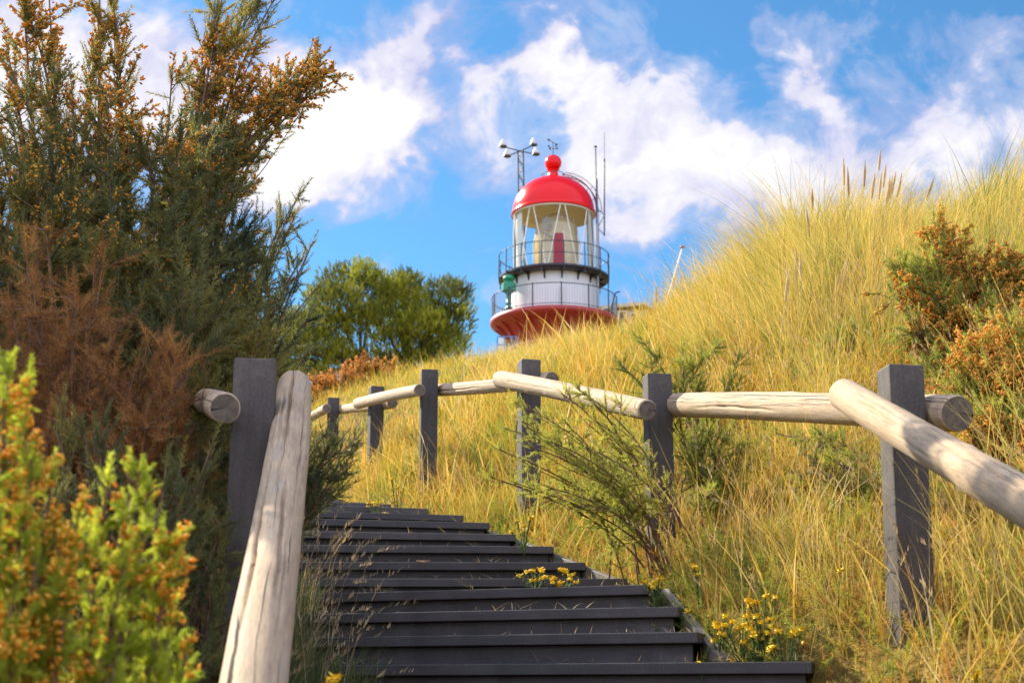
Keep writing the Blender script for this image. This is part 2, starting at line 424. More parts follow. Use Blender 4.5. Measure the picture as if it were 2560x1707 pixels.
def ground_z(x, y, cut=True):
    x = np.asarray(x, float); y = np.asarray(y, float); sh = x.shape
    xf = x.ravel(); yf = y.ravel(); z = np.empty(len(xf))
    for i in range(0, len(xf), 60000):
        a = xf[i:i + 60000]; b = yf[i:i + 60000]
        d2 = (a[:, None] - G[None, :, 0]) ** 2 + (b[:, None] - G[None, :, 1]) ** 2
        z[i:i + 60000] = _tps(d2) @ _W[:_n] + _W[_n] + _W[_n + 1] * a + _W[_n + 2] * b
    # far terrain: dune field, with the knoll the lighthouse stands on
    dd = np.maximum(np.maximum(np.abs(xf - 0.0) - 6.5, 0), np.maximum(np.maximum(-2 - yf, yf - 24), 0))
    w = np.clip(1 - dd / 7.0, 0, 1); w = w * w * (3 - 2 * w)
    far = 1.6 + 1.1 * np.sin(xf * 0.05 + 1) * np.cos(yf * 0.045) + 7.0 * np.exp(-((xf - 3) ** 2 + (yf - 62) ** 2) / 420.0) + 2.6 * np.exp(-((xf + 8) ** 2 + (yf - 32) ** 2) / 130.0)
    r = np.hypot(xf, yf); far = far * np.clip(1.6 - r / 260.0, 0.0, 1) 
    z = z * w + far * (1 - w)
    z = z + 0.035 * np.sin(xf * 3.1 + 1.3 * np.sin(yf * 2.3)) * np.cos(yf * 2.7 + xf) + 0.02 * np.sin(xf * 7.7 + yf * 5.1)
    if cut:
        xr = stair_r(yf); inside = (1 / (1 + np.exp(-(xr + 0.10 - xf) / 0.05))) * (1 / (1 + np.exp(-(xf - (xr - 2.45)) / 0.05)))
        inside = inside * (yf < 13.2) * (yf > -1)
        z = z * (1 - inside) + np.minimum(z, stair_z(yf - np.where(yf < 7.2, 0.42, 0.12) * np.clip(xr - xf, 0, 2.2) - 0.05) - 0.22) * inside
    return z.reshape(sh)
def gz(x, y): return float(ground_z(np.array([x]), np.array([y]))[0])

def ground_mat():
    m, t, b = mat_new('dune_ground')
    c = N(t, 'ShaderNodeTexCoord').outputs['Object']
    n1 = noise_n(t, c, 0.9, 6, 0.6); n2 = noise_n(t, c, 14, 6, 0.7); n3 = noise_n(t, c, 60, 4, 0.7)
    f = math_n(t, 'ADD', math_n(t, 'MULTIPLY', n1.outputs[0], 0.6), math_n(t, 'MULTIPLY', n2.outputs[0], 0.4))
    col = ramp_n(t, f, [(0.34, (0.12, 0.13, 0.03)), (0.47, (0.24, 0.17, 0.045)), (0.6, (0.33, 0.22, 0.06)), (0.72, (0.20, 0.10, 0.04))])
    col = mix_n(t, 1.0, col, ramp_n(t, n3.outputs[0], [(0.3, 0.30), (0.7, 0.85)]), 'MULTIPLY')
    t.links.new(col, b.inputs['Base Color']); b.inputs['Roughness'].default_value = 0.95; b.inputs['Specular IOR Level'].default_value = 0.1
    bp = N(t, 'ShaderNodeBump'); bp.inputs['Distance'].default_value = 0.03; t.links.new(n2.outputs[0], bp.inputs['Height']); t.links.new(bp.outputs[0], b.inputs['Normal'])
    return m
def _axis(lo, hi, step, far):
    a = list(np.arange(lo, hi + 1e-6, step)); s = step
    x = hi
    while x < far: s *= 1.28; x += s; a.append(x)
    x = lo; s = step; pre = []
    while x > -far: s *= 1.28; x -= s; pre.append(x)
    return np.array(pre[::-1] + a)
ax = _axis(-6, 7, 0.10, 1500); ay = _axis(-2, 26, 0.10, 1500)
gx, gy = np.meshgrid(ax, ay)
gzv = ground_z(gx, gy)
V = np.c_[gx.ravel(), gy.ravel(), gzv.ravel()]
nx, ny = len(ax), len(ay)
ii = (np.arange(ny - 1)[:, None] * nx + np.arange(nx - 1)[None, :]).ravel()
ground = link('ground', np_mesh('ground', V, quads=np.c_[ii, ii + 1, ii + nx + 1, ii + nx], smooth=True), ground_mat())
tag(ground, kind='structure')

# ------------------------------------------------------------------ staircase
stair = thing('staircase', 'dark grey plank steps climbing the dune between two log railings', 'stairs', (0.0, 5.0, 0.0))
def oriented(name, mb_fn, origin, yaw, mat, parent):
    mb = MB(); mb_fn(mb)
    me = bpy.data.meshes.new(name); me.from_pydata(mb.v, [], mb.f); me.polygons.foreach_set('use_smooth', mb.sm)
    bm = bmesh.new(); bm.from_mesh(me); bmesh.ops.recalc_face_normals(bm, faces=bm.faces); bm.to_mesh(me); bm.free()
    o = link(name, me, mat, parent, local=True)
    off = Vector((0, 0, 0)); p = parent
    while p is not None: off += Vector(p.location); p = p.parent
    o.location = Vector(origin) - off; o.rotation_euler = (0, 0, yaw)
    return o
for k, (xr, yr, z, a, w) in enumerate(STEPS):
    yaw = -rad(a)
    depth = 1.25 if k == 3 else 0.55
    jit = random.uniform(-0.004, 0.004)
    xdir = Vector((math.cos(yaw), math.sin(yaw), 0)); ydir = Vector((-math.sin(yaw), math.cos(yaw), 0))
    org = Vector((xr, yr, z + jit))
    oriented('tread', lambda m: m.box((-w / 2, depth / 2, -0.0195), (w, depth, 0.039), bevel=0.004), org, yaw + random.uniform(-.004, .004), M_STEP, stair)
    oriented('riser', lambda m: m.box((-w / 2 - 0.01, 0.035 + 0.012, -0.041 - 0.085), (w - 0.03, 0.024, 0.17), bevel=0.002), org, yaw, M_STEP, stair)
def board(mb, a, b, h, t, bevel=0.004):
    a = Vector(a); b = Vector(b); d = b - a
    mb.box((a + b) / 2, (d.length, t, h), d.to_track_quat('X', 'Z').to_matrix(), bevel)
def plank(name, a, b, h, t, mat, parent):
    mb = MB(); board(mb, a, b, h, t); return mb.build(name, mat, parent)
plank('side_board', (0.62, 6.02, 0.37), (0.74, 5.20, 0.07), 0.17, 0.04, M_SIDE, stair)
plank('side_board', (0.60, 6.05, 0.36), (0.585, 6.96, 0.40), 0.16, 0.04, M_SIDE, stair)
plank('side_board', (1.03, 4.86, -0.04), (1.12, 1.4, -1.42), 0.2, 0.04, M_SIDE, stair)
_u = STEPS[4:15]
for a, b in ((0, 3), (3, 6), (6, 10)):
    A, B = _u[a], _u[b]
    plank('side_board', (A[0] + 0.03, A[1], A[2] - 0.12), (B[0] + 0.03, B[1], B[2] - 0.12), 0.16, 0.035, M_SIDE, stair)

# ------------------------------------------------------------------ railings: posts and logs
def post(parent, px, py_top, Y, yaw, h, w=0.122, lean=(0, 0)):
    top = P(px, py_top, Y)
    mb = MB(); mb.box((0, 0, -h / 2), (w, w, h), bevel=0.006)
    me = bpy.data.meshes.new('post'); me.from_pydata(mb.v, [], mb.f)
    o = link('post', me, M_POST, parent, local=True)
    o.location = Vector(top) - Vector(parent.location); o.rotation_euler = (rad(lean[0]), rad(lean[1]), rad(yaw))
    return o
def log(parent, a, b, ra, rb, round_a=True, round_b=False, seed=0, cracks=(), nseg=72, name='rail'):
    rg = np.random.default_rng(seed)
    a = Vector(a); b = Vector(b); L = (b - a).length
    nz = max(30, int(L / 0.012)); ce = 0.006
    z = np.linspace(0, L, nz); th = np.linspace(0, 2 * np.pi, nseg, endpoint=False)
    Z, T = np.meshgrid(z, th, indexing='ij')
    R = ra + (rb - ra) * Z / L
    ph = rg.uniform(0, 6.28, 12)
    R = R * (1 + 0.018 * np.sin(2 * T + 1.7 * Z + ph[0]) + 0.012 * np.sin(3 * T - 2.9 * Z + ph[1]) + 0.012 * np.sin(5.1 * Z + ph[2]) + 0.006 * np.sin(7 * T + 6 * Z + ph[3]) + 0.006 * np.sin(17 * Z + ph[4]))
    for _ in range(int(L * 3)):                                    # knots swell a little
        kz, kt = rg.uniform(0, L), rg.uniform(0, 6.28); dt = np.angle(np.exp(1j * (T - kt)))
        R = R + 0.0035 * np.exp(-((Z - kz) / 0.03) ** 2 - (dt / 0.28) ** 2)
    _inv = (b - a).to_track_quat('Z', 'Y').inverted(); _c = _inv @ (Vector((0, 0, .15)) - (a + b) / 2); tcam = math.atan2(_c.y, _c.x)
    for (t0, z0, z1, wd, dp) in cracks:                            # open drying cracks cut into the wood
        tc_ = tcam + t0 + 0.10 * np.sin(2.1 * Z + ph[5]) + 0.05 * np.sin(6.3 * Z + ph[6]) + 0.02 * np.sin(23 * Z)
        dt = np.abs(np.angle(np.exp(1j * (T - tc_))))
        env = np.clip((Z - z0) / 0.12, 0, 1) * np.clip((z1 - Z) / 0.12, 0, 1) * (0.65 + 0.35 * np.sin(5 * Z + ph[7]))
        R = R - dp * env * np.clip(1 - dt / (wd / ra), 0, 1)
    if round_a:
        q = np.clip(Z / (ra * 0.75), 0, 1); R = R * np.sqrt(np.clip(1 - (1 - q) ** 2 * 0.9, 0.02, 1))
    else:
        R = R - 0.005 * np.clip(1 - Z / ce, 0, 1)
    if round_b:
        q = np.clip((L - Z) / (rb * 0.75), 0, 1); R = R * np.sqrt(np.clip(1 - (1 - q) ** 2 * 0.9, 0.02, 1))
    else:
        R = R - 0.005 * np.clip(1 - (L - Z) / ce, 0, 1)
    bx = 0.006 * np.sin(1.9 * Z + ph[8]); by = 0.006 * np.sin(1.5 * Z + ph[9])
    VV = np.stack([R * np.cos(T) + bx, R * np.sin(T) + by, Z], -1).reshape(-1, 3)
    i = np.arange(nz - 1)[:, None] * nseg; j = np.arange(nseg)[None, :]; j2 = (j + 1) % nseg
    q = np.stack([i + j, i + j2, i + nseg + j2, i + nseg + j], -1).reshape(-1, 4)
    nV = len(VV)
    VV = np.r_[VV, [[bx[0, 0], by[0, 0], 0], [bx[-1, 0], by[-1, 0], L]]]
    j = np.arange(nseg); j2 = (j + 1) % nseg
    tr = np.r_[np.c_[np.full(nseg, nV), j2, j], np.c_[np.full(nseg, nV + 1), (nz - 1) * nseg + j, (nz - 1) * nseg + j2]]
    me = np_mesh(name, VV, tris=tr, quads=q, smooth=True)
    me.polygons.foreach_set('use_smooth', np.r_[np.zeros(len(tr), bool), np.ones(len(q), bool)])
    mi = np.zeros(len(tr) + len(q), np.int32)
    if not round_a: mi[:nseg] = 1
    if not round_b: mi[nseg:2 * nseg] = 1
    o = link(name, me, [M_LOG, M_END], parent, local=True)
    me.polygons.foreach_set('material_index', mi); me.update()
    o.location = a - Vector(parent.location); o.rotation_mode = 'QUATERNION'
    o.rotation_quaternion = (b - a).to_track_quat('Z', 'Y')
    return o
railR = thing('log_railing', 'long log railing on grey posts up the right side of the steps', 'railing', (1.33, 4.8, 0.2), 'log railings beside the steps')
post(railR, 2250, 920, 4.80, 6, 1.35, 0.122, (0, 1.2))
post(railR, 1642, 939, 7.20, 8, 1.4, 0.125)
post(railR, 1322, 903, 8.90, 14, 1.3, 0.125)
post(railR, 1073, 927, 10.40, 9, 1.3, 0.122)
post(railR, 941, 968, 12.40, 18, 1.2, 0.118)
post(railR, 834, 996, 14.60, 9, 1.2, 0.118)
post(railR, 742, 1050, 17.2, 4, 1.2, 0.118)
A0, A1 = P(1668, 1013, 7.32), P(2392, 1029, 4.70)
log(railR, A0, A1, 0.060, 0.063, True, False, 1, [(0.3, .5, 1.5, .006, .014), (-0.5, 1.5, 2.5, .006, .012)])
B0, B1 = P(2100, 978, 5.02), P(2560, 1250, 3.62); B1 = B0 + (B1 - B0) * 1.9
log(railR, B0, B1, 0.059, 0.062, True, False, 2, [(0.1, .28, .80, .009, .022), (-0.45, .25, 2.4, .006, .016), (0.5, .7, 1.1, .007, .015)])
log(railR, P(1250, 949, 9.13), P(1619, 1022, 6.88), 0.058, 0.051, True, False, 3, [(0.2, .3, 1.2, .005, .012)])
log(railR, P(1097, 975, 10.55), P(1380, 949, 8.80), 0.046, 0.052, False, False, 4, [(0.1, .05, .9, .009, .018), (-.3, .4, 1.3, .006, .014)])
log(railR, P(893, 1009, 12.7), P(1051, 973, 10.15), 0.050, 0.043, True, False, 5)
log(railR, P(848, 1026, 14.85), P(982, 1006, 12.15), 0.046, 0.048, False, False, 6)
log(railR, P(715, 1076, 17.5), P(818, 1022, 14.30), 0.048, 0.045, True, False, 7)
log(railR, P(735, 1085, 18.5), P(782, 1072, 16.6), 0.050, 0.055, False, False, 8)
railL = thing('log_railing', 'cracked log handrail on a grey post at the left edge of the steps', 'railing', (-0.79, 4.3, 0.0), 'log railings beside the steps')
post(railL, 640, 906, 4.30, 8, 1.35, 0.127)
L0, L1 = P(735, 962, 4.78), P(643, 1707, 2.68); L1 = L0 + (L1 - L0) * 1.35
log(railL, L0, L1, 0.0585, 0.062, True, False, 9, [(0.15, .0, 1.35, .0085, .026), (0.75, 1.0, 2.6, .008, .024), (-0.25, 1.2, 2.1, .006, .016), (-0.75, .35, 1.3, .006, .012), (0.55, .3, .95, .006, .012), (-.5, 1.7, 2.3, .005, .012)], nseg=128)
log(railL, P(565, 1019, 4.12), P(472, 998, 6.4), 0.047, 0.050, False, True, 10, [(3.0, .1, .8, .005, .012)])
log(railL, P(472, 998, 6.4) + Vector((.13, -.1, 0)), Vector((-2.6, 8.6, 2.0)), 0.05, 0.05, True, False, 12)
for (x, y, zt) in ((P(472, 998, 6.4).x + .1, 6.5, 1.55), (-2.6, 8.5, 2.25)):
    mb = MB(); mb.box((x, y, zt - 0.65), (0.12, 0.12, 1.3), bevel=0.006); mb.build('post', M_POST, railL)

# ------------------------------------------------------------------ grass
def blades(roots, h, lean, bend, width, rnd, segs=3, droop=0.0):
    """roots (n,3), h (n), lean (n,2) horizontal offset of the tip as a share of h, bend (n) curvature"""
    n = len(roots); lv = segs + 1
    t = np.linspace(0, 1, lv)[None, :]
    hx = lean[:, 0:1] * (t * (1 - bend[:, None]) + bend[:, None] * t ** 2.2); hy = lean[:, 1:2] * (t * (1 - bend[:, None]) + bend[:, None] * t ** 2.2)
    ll = np.minimum(np.hypot(lean[:, 0], lean[:, 1]), 1.3)[:, None]
    hz = t * np.sqrt(np.clip(1 - (0.55 * ll) ** 2, 0.2, 1)) - droop * t ** 3 * ll * 0.6
    C = np.stack([hx, hy, hz], -1) * h[:, None, None] + roots[:, None, :]
    phi = RNG.uniform(0, np.pi, n); S = np.stack([np.cos(phi), np.sin(phi) * 0.6, np.zeros(n)], -1)
    wv = (width[:, None] * (1 - t ** 1.6) * 0.5)
    A = C - S[:, None, :] * wv[..., None]; B = C + S[:, None, :] * wv[..., None]
    VV = np.stack([A[:, :-1], B[:, :-1]], 2).reshape(n, -1, 3)           # 2*segs verts
    VV = np.concatenate([VV, C[:, -1:, :]], 1)                           # + tip
    m = 2 * segs + 1; base = np.arange(n)[:, None] * m
    q = []
    for s in range(segs - 1):
        q.append(base + np.array([[2 * s, 2 * s + 1, 2 * s + 3, 2 * s + 2]]))
    q = np.stack(q, 1).reshape(-1, 4) if segs > 1 else np.zeros((0, 4), int)
    tr = base + np.array([[2 * segs - 2, 2 * segs - 1, 2 * segs]])
    return VV.reshape(-1, 3), tr, q, np.repeat(rnd, m)
class Acc:
    def __init__(s): s.V = []; s.T = []; s.Q = []; s.R = []; s.n = 0
    def add(s, V, T, Q, R):
        s.V.append(V); s.T.append(T + s.n); s.Q.append(Q + s.n); s.R.append(R); s.n += len(V)
    def obj(s, name, mat, parent=None):
        V = np.concatenate(s.V); T = np.concatenate(s.T); Q = np.concatenate(s.Q)
        return link(name, np_mesh(name, V, T, Q if len(Q) else None, np.concatenate(s.R)), mat, parent)

def vnoise(x, y, f, seed=0):
    r = np.random.default_rng(seed); v = 0
    for k in range(6):
        a = r.uniform(0, 6.28); p = r.uniform(0, 6.28); ff = f * r.uniform(0.6, 1.7)
        v = v + np.sin((x * np.cos(a) + y * np.sin(a)) * ff + p)
    return v / 6
def on_stairs(x, y, pad=0.0):
    xr = stair_r(y); return (x < xr + pad) & (x > xr - 1.95) & (y < 12.6) & (y > 0)
def clear(x, y, sc=1.0):
    k = np.ones(np.shape(x), bool)
    for cx, cy, r in ((1.05, 7.0, .32), (1.62, 6.1, .36), (1.95, 5.5, .42), (2.2, 6.9, .5), (.74, 6.6, .34), (1.05, 8.2, .30)):
        k &= (x - cx) ** 2 + ((y - cy) * .8) ** 2 > (r * sc) ** 2
    return k
def visible_box(n, x0, x1, y0, y1, power=1.0):
    y = y0 + (y1 - y0) * RNG.uniform(0, 1, n) ** power
    x = RNG.uniform(x0, x1, n)
    k = (x > -0.40 * y - 0.5) & (x < 0.40 * y + 0.9)
    return x[k], y[k]

M_GRASS = blade_mat('dune_grass', [(0.20, (0.08, 0.15, 0.02)), (0.34, (0.24, 0.30, 0.03)), (0.43, (0.48, 0.44, 0.06)), (0.50, (0.80, 0.62, 0.16)), (0.58, (0.66, 0.42, 0.06)), (0.68, (0.42, 0.20, 0.03)), (0.78, (0.80, 0.54, 0.12)), (0.95, (0.84, 0.72, 0.44))], trans=0.32, nscale=3.4)
M_MARRAM = blade_mat('marram_grass', [(0.12, (0.11, 0.14, 0.03)), (0.28, (0.30, 0.30, 0.06)), (0.42, (0.56, 0.48, 0.11)), (0.54, (0.80, 0.64, 0.20)), (0.64, (0.48, 0.33, 0.09)), (0.76, (0.82, 0.60, 0.18)), (0.97, (0.92, 0.80, 0.46))], trans=0.30, nscale=2.0)
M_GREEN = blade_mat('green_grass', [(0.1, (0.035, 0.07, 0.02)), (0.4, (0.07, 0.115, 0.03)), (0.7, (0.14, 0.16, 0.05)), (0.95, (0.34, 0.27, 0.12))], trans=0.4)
M_DRY = blade_mat('dry_grass', [(0.1, (0.28, 0.19, 0.09)), (0.5, (0.50, 0.37, 0.20)), (0.9, (0.62, 0.48, 0.29))], trans=0.35)

# marram: big fanning tufts over the upper slope and crest
def crest_h(x, y):
    return np.interp(x / y * 3500 + 1280, [1150, 1290, 1440, 1560, 1700, 1800, 1950, 2100, 2300, 2420, 2560], [.13, .32, .34, .24, .36, .46, .64, .66, .46, .50, .66])
def marram(n_tuft, per, xr, yr, hmin, hmax, cond, wscale=1.0, wind=(0.10, -0.02)):
    x, y = visible_box(n_tuft, *xr, *yr, 0.9)
    k = cond(x, y) & ~on_stairs(x, y, 0.10) & clear(x, y, 1.15); x = x[k]; y = y[k]; n = len(x)
    H = RNG.uniform(hmin, hmax, n) * crest_h(x, y); tc_ = RNG.uniform(0, 1, n)
    x = np.repeat(x, per); y = np.repeat(y, per); H = np.repeat(H, per); tc_ = np.repeat(tc_, per); m = len(x)
    a = RNG.uniform(0, 2 * np.pi, m); r = np.sqrt(RNG.uniform(0, 1, m)) * 0.075
    X = x + r * np.cos(a); Y = y + r * np.sin(a)
    ln = (0.06 + 0.85 * RNG.uniform(0, 1, m) ** 1.3)
    lean = np.stack([np.cos(a) * ln + wind[0], np.sin(a) * ln * 0.9 + wind[1]], -1) + RNG.normal(0, 0.13, (m, 2))
    h = H * np.where(RNG.uniform(0, 1, m) < 0.05, RNG.uniform(1.1, 1.55, m), RNG.uniform(0.40, 1.0, m))
    Z = ground_z(X, Y) - 0.02
    wdt = RNG.uniform(0.0030, 0.0062, m) * wscale * np.clip(Y / 8.0, 0.8, 2.6)
    rn = np.clip(0.62 * tc_ + 0.40 * RNG.uniform(0, 1, m) + 0.1 * (RNG.uniform(0, 1, m) > .9), 0, 1)
    lean[:, 0] += np.clip((x - 2.25) * 0.30, -.35, .45)
    return blades(np.c_[X, Y, Z], h, lean, RNG.uniform(0.3, 1.0, m), wdt, rn, 4, droop=0.25)
def rel(x, y): return ground_z(x, y, False) - stair_z(y)
acc = Acc()
acc.add(*marram(1500, 60, (-0.5, 6.5), (8.0, 15.0), 0.75, 1.15, lambda x, y: rel(x, y) > 0.95 + 0.15 * vnoise(x, y, 2.0, 3)))
acc.add(*marram(1000, 42, (-4, 6.5), (13.0, 26.0), 0.8, 1.3, lambda x, y: rel(x, y) > 0.55))
acc.add(*marram(340, 40, (-1, 5), (5.2, 9.5), 0.7, 1.1, lambda x, y: (x > stair_r(y) + 0.35) & (vnoise(x, y, 3.0, 5) > 0.02)))
n = 2800; x = RNG.uniform(1.2, 3.6, n); y = RNG.uniform(8.6, 11.6, n); k = (rel(x, y) > .8) & clear(x, y, 1.2); x, y = x[k], y[k]; m = len(x)
sx_ = np.where(x < 2.3, -1, 1) * RNG.uniform(.1, 1.0, m)
acc.add(*blades(np.c_[x, y, ground_z(x, y)], crest_h(x, y) * RNG.uniform(.9, 1.5, m), np.c_[sx_, RNG.normal(-.1, .35, m)], RNG.uniform(.5, 1, m), RNG.uniform(.004, .0065, m), RNG.uniform(.2, 1, m), 5, droop=.35))
tV, tT, tQ, tR = marram(170, 90, (0.3, 4.5), (6.5, 12.5), 0.75, 1.2, lambda x, y: rel(x, y) > .35, 1.25)
acc.add(tV, tT, tQ, np.clip(tR * .45, 0, 1))
mar = acc.obj('marram_grass', M_MARRAM); tag(mar, 'long straw-green marram grass covering the dune crest', 'grass', kind='stuff')

# lower, finer golden grass all over the slope
acc = Acc()
def fine(n, xr, yr, h0, h1, cond, wsc=1.0, power=1.0, lean_s=0.6, shift=0.0, segs=2):
    x, y = visible_box(n, *xr, *yr, power)
    k = cond(x, y) & ~on_stairs(x, y, 0.02) & (clear(x, y) | (h1 < .2) | (RNG.uniform(0, 1, len(x)) < .3)); x = x[k]; y = y[k]; m = len(x)
    z = ground_z(x, y) - 0.01
    cl = vnoise(x, y, 5.0, 8)
    h = (h0 + (h1 - h0) * RNG.uniform(0, 1, m) ** 1.6) * (1 + 0.45 * cl)
    h = h * np.where(y < 9.0, 0.45 + 0.55 * np.clip((x - stair_r(y) - 0.05) / 0.9, 0, 1), 1.0) if h1 < 0.3 and xr[1] > 3 else h
    lean = RNG.normal(0, lean_s, (m, 2)) + np.array([0.06, -0.10])
    rn = np.clip(0.5 + 0.34 * vnoise(x, y, 4.2, 21) + RNG.normal(0, 0.24, m) + shift, 0, 1)
    return blades(np.c_[x, y, z], h, lean, RNG.uniform(0.2, 1.0, m), RNG.uniform(0.0022, 0.0052, m) * wsc * np.clip(y / 7, 0.75, 2.8), rn, segs)
acc.add(*fine(230000, (-3.2, 6.0), (3.0, 13.5), 0.06, 0.26, lambda x, y: x > stair_r(y) - 0.2, 1.0, 0.95, 0.85))
acc.add(*fine(60000, (-6, 6.5), (13.0, 26.0), 0.10, 0.34, lambda x, y: x > -20, 1.0, 0.95))
acc.add(*fine(60000, (0.4, 4.5), (3.0, 9.0), 0.03, 0.12, lambda x, y: x > stair_r(y) - 0.1, 1.6, 0.8, 1.0, 0.05))
acc.add(*fine(5200, (-2.5, 6.0), (3.4, 14.0), 0.22, 0.60, lambda x, y: (x > stair_r(y) + 0.15), 2.3, 0.9, 0.55, 0.40, 4))
acc.add(*fine(22000, (-3.2, 6.0), (3.2, 12.0), 0.24, 0.58, lambda x, y: (x > stair_r(y) + 0.1), 1.1, 0.9, 0.38, 0.12, 3))
go = acc.obj('grass', M_GRASS); tag(go, 'short golden and rust dry grass covering the slope beside the steps', 'grass', kind='stuff')

# shaded green grass under the bushes at the left
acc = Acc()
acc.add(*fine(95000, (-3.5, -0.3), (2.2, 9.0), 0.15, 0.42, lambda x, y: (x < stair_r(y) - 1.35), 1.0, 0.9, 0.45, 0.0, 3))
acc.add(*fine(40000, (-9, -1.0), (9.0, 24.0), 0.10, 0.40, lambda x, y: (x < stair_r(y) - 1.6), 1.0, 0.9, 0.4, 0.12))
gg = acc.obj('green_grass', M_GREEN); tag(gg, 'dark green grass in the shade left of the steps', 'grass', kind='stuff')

# ------------------------------------------------------------------ gorse
def rot_to(D, roll):
    """(n,3,3) matrices taking +Z to D with a roll"""
    D = D / np.linalg.norm(D, axis=1, keepdims=True)
    ref = np.where(np.abs(D[:, 2:3]) > 0.9, np.array([[1.0, 0, 0]]), np.array([[0, 0, 1.0]]))
    X = np.cross(ref, D); X /= np.linalg.norm(X, axis=1, keepdims=True); Y = np.cross(D, X)
    c, s = np.cos(roll)[:, None], np.sin(roll)[:, None]
    return np.stack([X * c + Y * s, -X * s + Y * c, D], -1)
def scatter(protos, pos, D, L, rnd, jit=0.12):
    """copies of small prototypes (V, T, R) merged into one mesh"""
    out = Acc(); pick = RNG.integers(0, len(protos), len(pos)); roll = RNG.uniform(0, 6.28, len(pos))
    for k, (pv, pt, pr) in enumerate(protos):
        s = np.where(pick == k)[0]
        if not len(s): continue
        Rm = rot_to(D[s], roll[s])
        VV = np.einsum('nij,nmj->nmi', Rm, pv[None] * L[s][:, None, None]) + pos[s][:, None, :]
        base = (np.arange(len(s)) * len(pv))[:, None, None]
        rr = np.clip(rnd[s][:, None] + (pr[None] - 0.5) * jit, 0, 1)
        out.add(VV.reshape(-1, 3), (pt[None] + base).reshape(-1, 3), np.zeros((0, 4), int), rr.ravel())
    return out
def shoot_proto(n=42, sl=0.13, wid=0.014, seed=0, fwd=0.7, side=True):
    r = np.random.default_rng(seed); V = []; T = []; R = []
    bend = r.uniform(-0.10, 0.10, 2)
    def ax(t): return np.array([bend[0] * t * t, bend[1] * t * t, t])
    for i in range(3):                       # stem, three-sided
        for (t, w) in ((0, 0.016), (1, 0.004)):
            a = i * 2.094; V.append(ax(t) + w * np.array([math.cos(a), math.sin(a), 0])); R.append(0.35)
    for i in range(3):
        a, b = 2 * i, 2 * ((i + 1) % 3); T += [(a, b, b + 1), (a, b + 1, a + 1)]
    for k in range(n):
        t = (k + r.uniform(0, 1)) / n; a = k * 2.4 + r.uniform(-.4, .4)
        l = sl * (1.15 - 0.65 * t) * r.uniform(0.7, 1.3); f = fwd * r.uniform(0.6, 1.5)
        d = np.array([math.cos(a), math.sin(a), f]); d /= np.linalg.norm(d)
        side_ = np.cross(d, r.normal(0, 1, 3)); side_ /= np.linalg.norm(side_)
        p = ax(t); w = wid * (1.1 - .4 * t)
        b0 = len(V); V += [p - side_ * w / 2, p + side_ * w / 2, p + d * l + np.array([0, 0, .15 * l])]; R += [0.5, 0.5, 0.8]; T.append((b0, b0 + 1, b0 + 2))
        if side and r.uniform() < 0.5:       # a spine on the spine
            q = p + d * l * 0.45; d2 = d + r.normal(0, 0.7, 3); d2 /= np.linalg.norm(d2)
            b0 = len(V); V += [q - side_ * w / 3, q + side_ * w / 3, q + d2 * l * 0.55]; R += [0.5, 0.5, 0.85]; T.append((b0, b0 + 1, b0 + 2))
    return np.array(V), np.array(T), np.array(R)
def bud_proto(seed=0):
    """a pointed flower / calyx, five-sided"""
    r = np.random.default_rng(seed); V = [(0, 0, 0)]; R = [0.35]
    for k in range(4):
        a = k * 1.571; V.append((0.25 * math.cos(a), 0.25 * math.sin(a), 0.45)); R.append(0.55)
    V.append((r.uniform(-.1, .1), r.uniform(-.1, .1), 1.0)); R.append(0.75)
    T = []
    for k in range(4):
        a, b = 1 + k, 1 + (k + 1) % 4; T += [(0, b, a), (a, b, 5)]
    return np.array(V, float), np.array(T), np.array(R)
SHOOTS = [shoot_proto(46, .22, .040, s, 0.8) for s in range(6)]
SHOOTS_NEAR = [shoot_proto(80, .26, .050, s + 40, 0.8) for s in range(5)]
SHOOTS_SOFT = [shoot_proto(60, .16, .026, s + 20, 0.5) for s in range(5)]
SHOOTS_DEAD = [shoot_proto(44, .24, .020, s + 60, 0.35) for s in range(6)]
BUDS = [bud_proto(s) for s in range(4)]

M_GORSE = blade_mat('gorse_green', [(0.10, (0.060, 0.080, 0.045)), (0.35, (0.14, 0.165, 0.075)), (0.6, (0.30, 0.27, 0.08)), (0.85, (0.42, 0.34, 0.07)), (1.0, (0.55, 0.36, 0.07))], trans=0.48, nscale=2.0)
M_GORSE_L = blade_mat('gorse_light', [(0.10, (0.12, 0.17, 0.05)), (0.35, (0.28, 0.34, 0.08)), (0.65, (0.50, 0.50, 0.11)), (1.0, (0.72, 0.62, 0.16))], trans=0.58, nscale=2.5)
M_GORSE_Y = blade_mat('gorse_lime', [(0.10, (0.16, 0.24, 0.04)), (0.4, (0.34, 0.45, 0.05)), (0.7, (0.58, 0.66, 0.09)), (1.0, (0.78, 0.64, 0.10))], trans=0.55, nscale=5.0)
M_DEAD = blade_mat('gorse_dead', [(0.15, (0.10, 0.05, 0.03)), (0.4, (0.30, 0.145, 0.055)), (0.65, (0.56, 0.28, 0.085)), (1.0, (0.72, 0.42, 0.15))], trans=0.42, nscale=3.0)
M_BUD = blade_mat('gorse_dry_flowers', [(0.10, (0.34, 0.15, 0.04)), (0.4, (0.68, 0.34, 0.06)), (0.7, (0.88, 0.52, 0.09)), (1.0, (0.92, 0.72, 0.16))], trans=0.5, nscale=3.0)
M_BUD_Y = blade_mat('gorse_flowers', [(0.10, (0.60, 0.24, 0.04)), (0.4, (0.88, 0.44, 0.05)), (0.7, (0.95, 0.62, 0.08)), (1.0, (0.96, 0.80, 0.18))], trans=0.5, nscale=5.0)
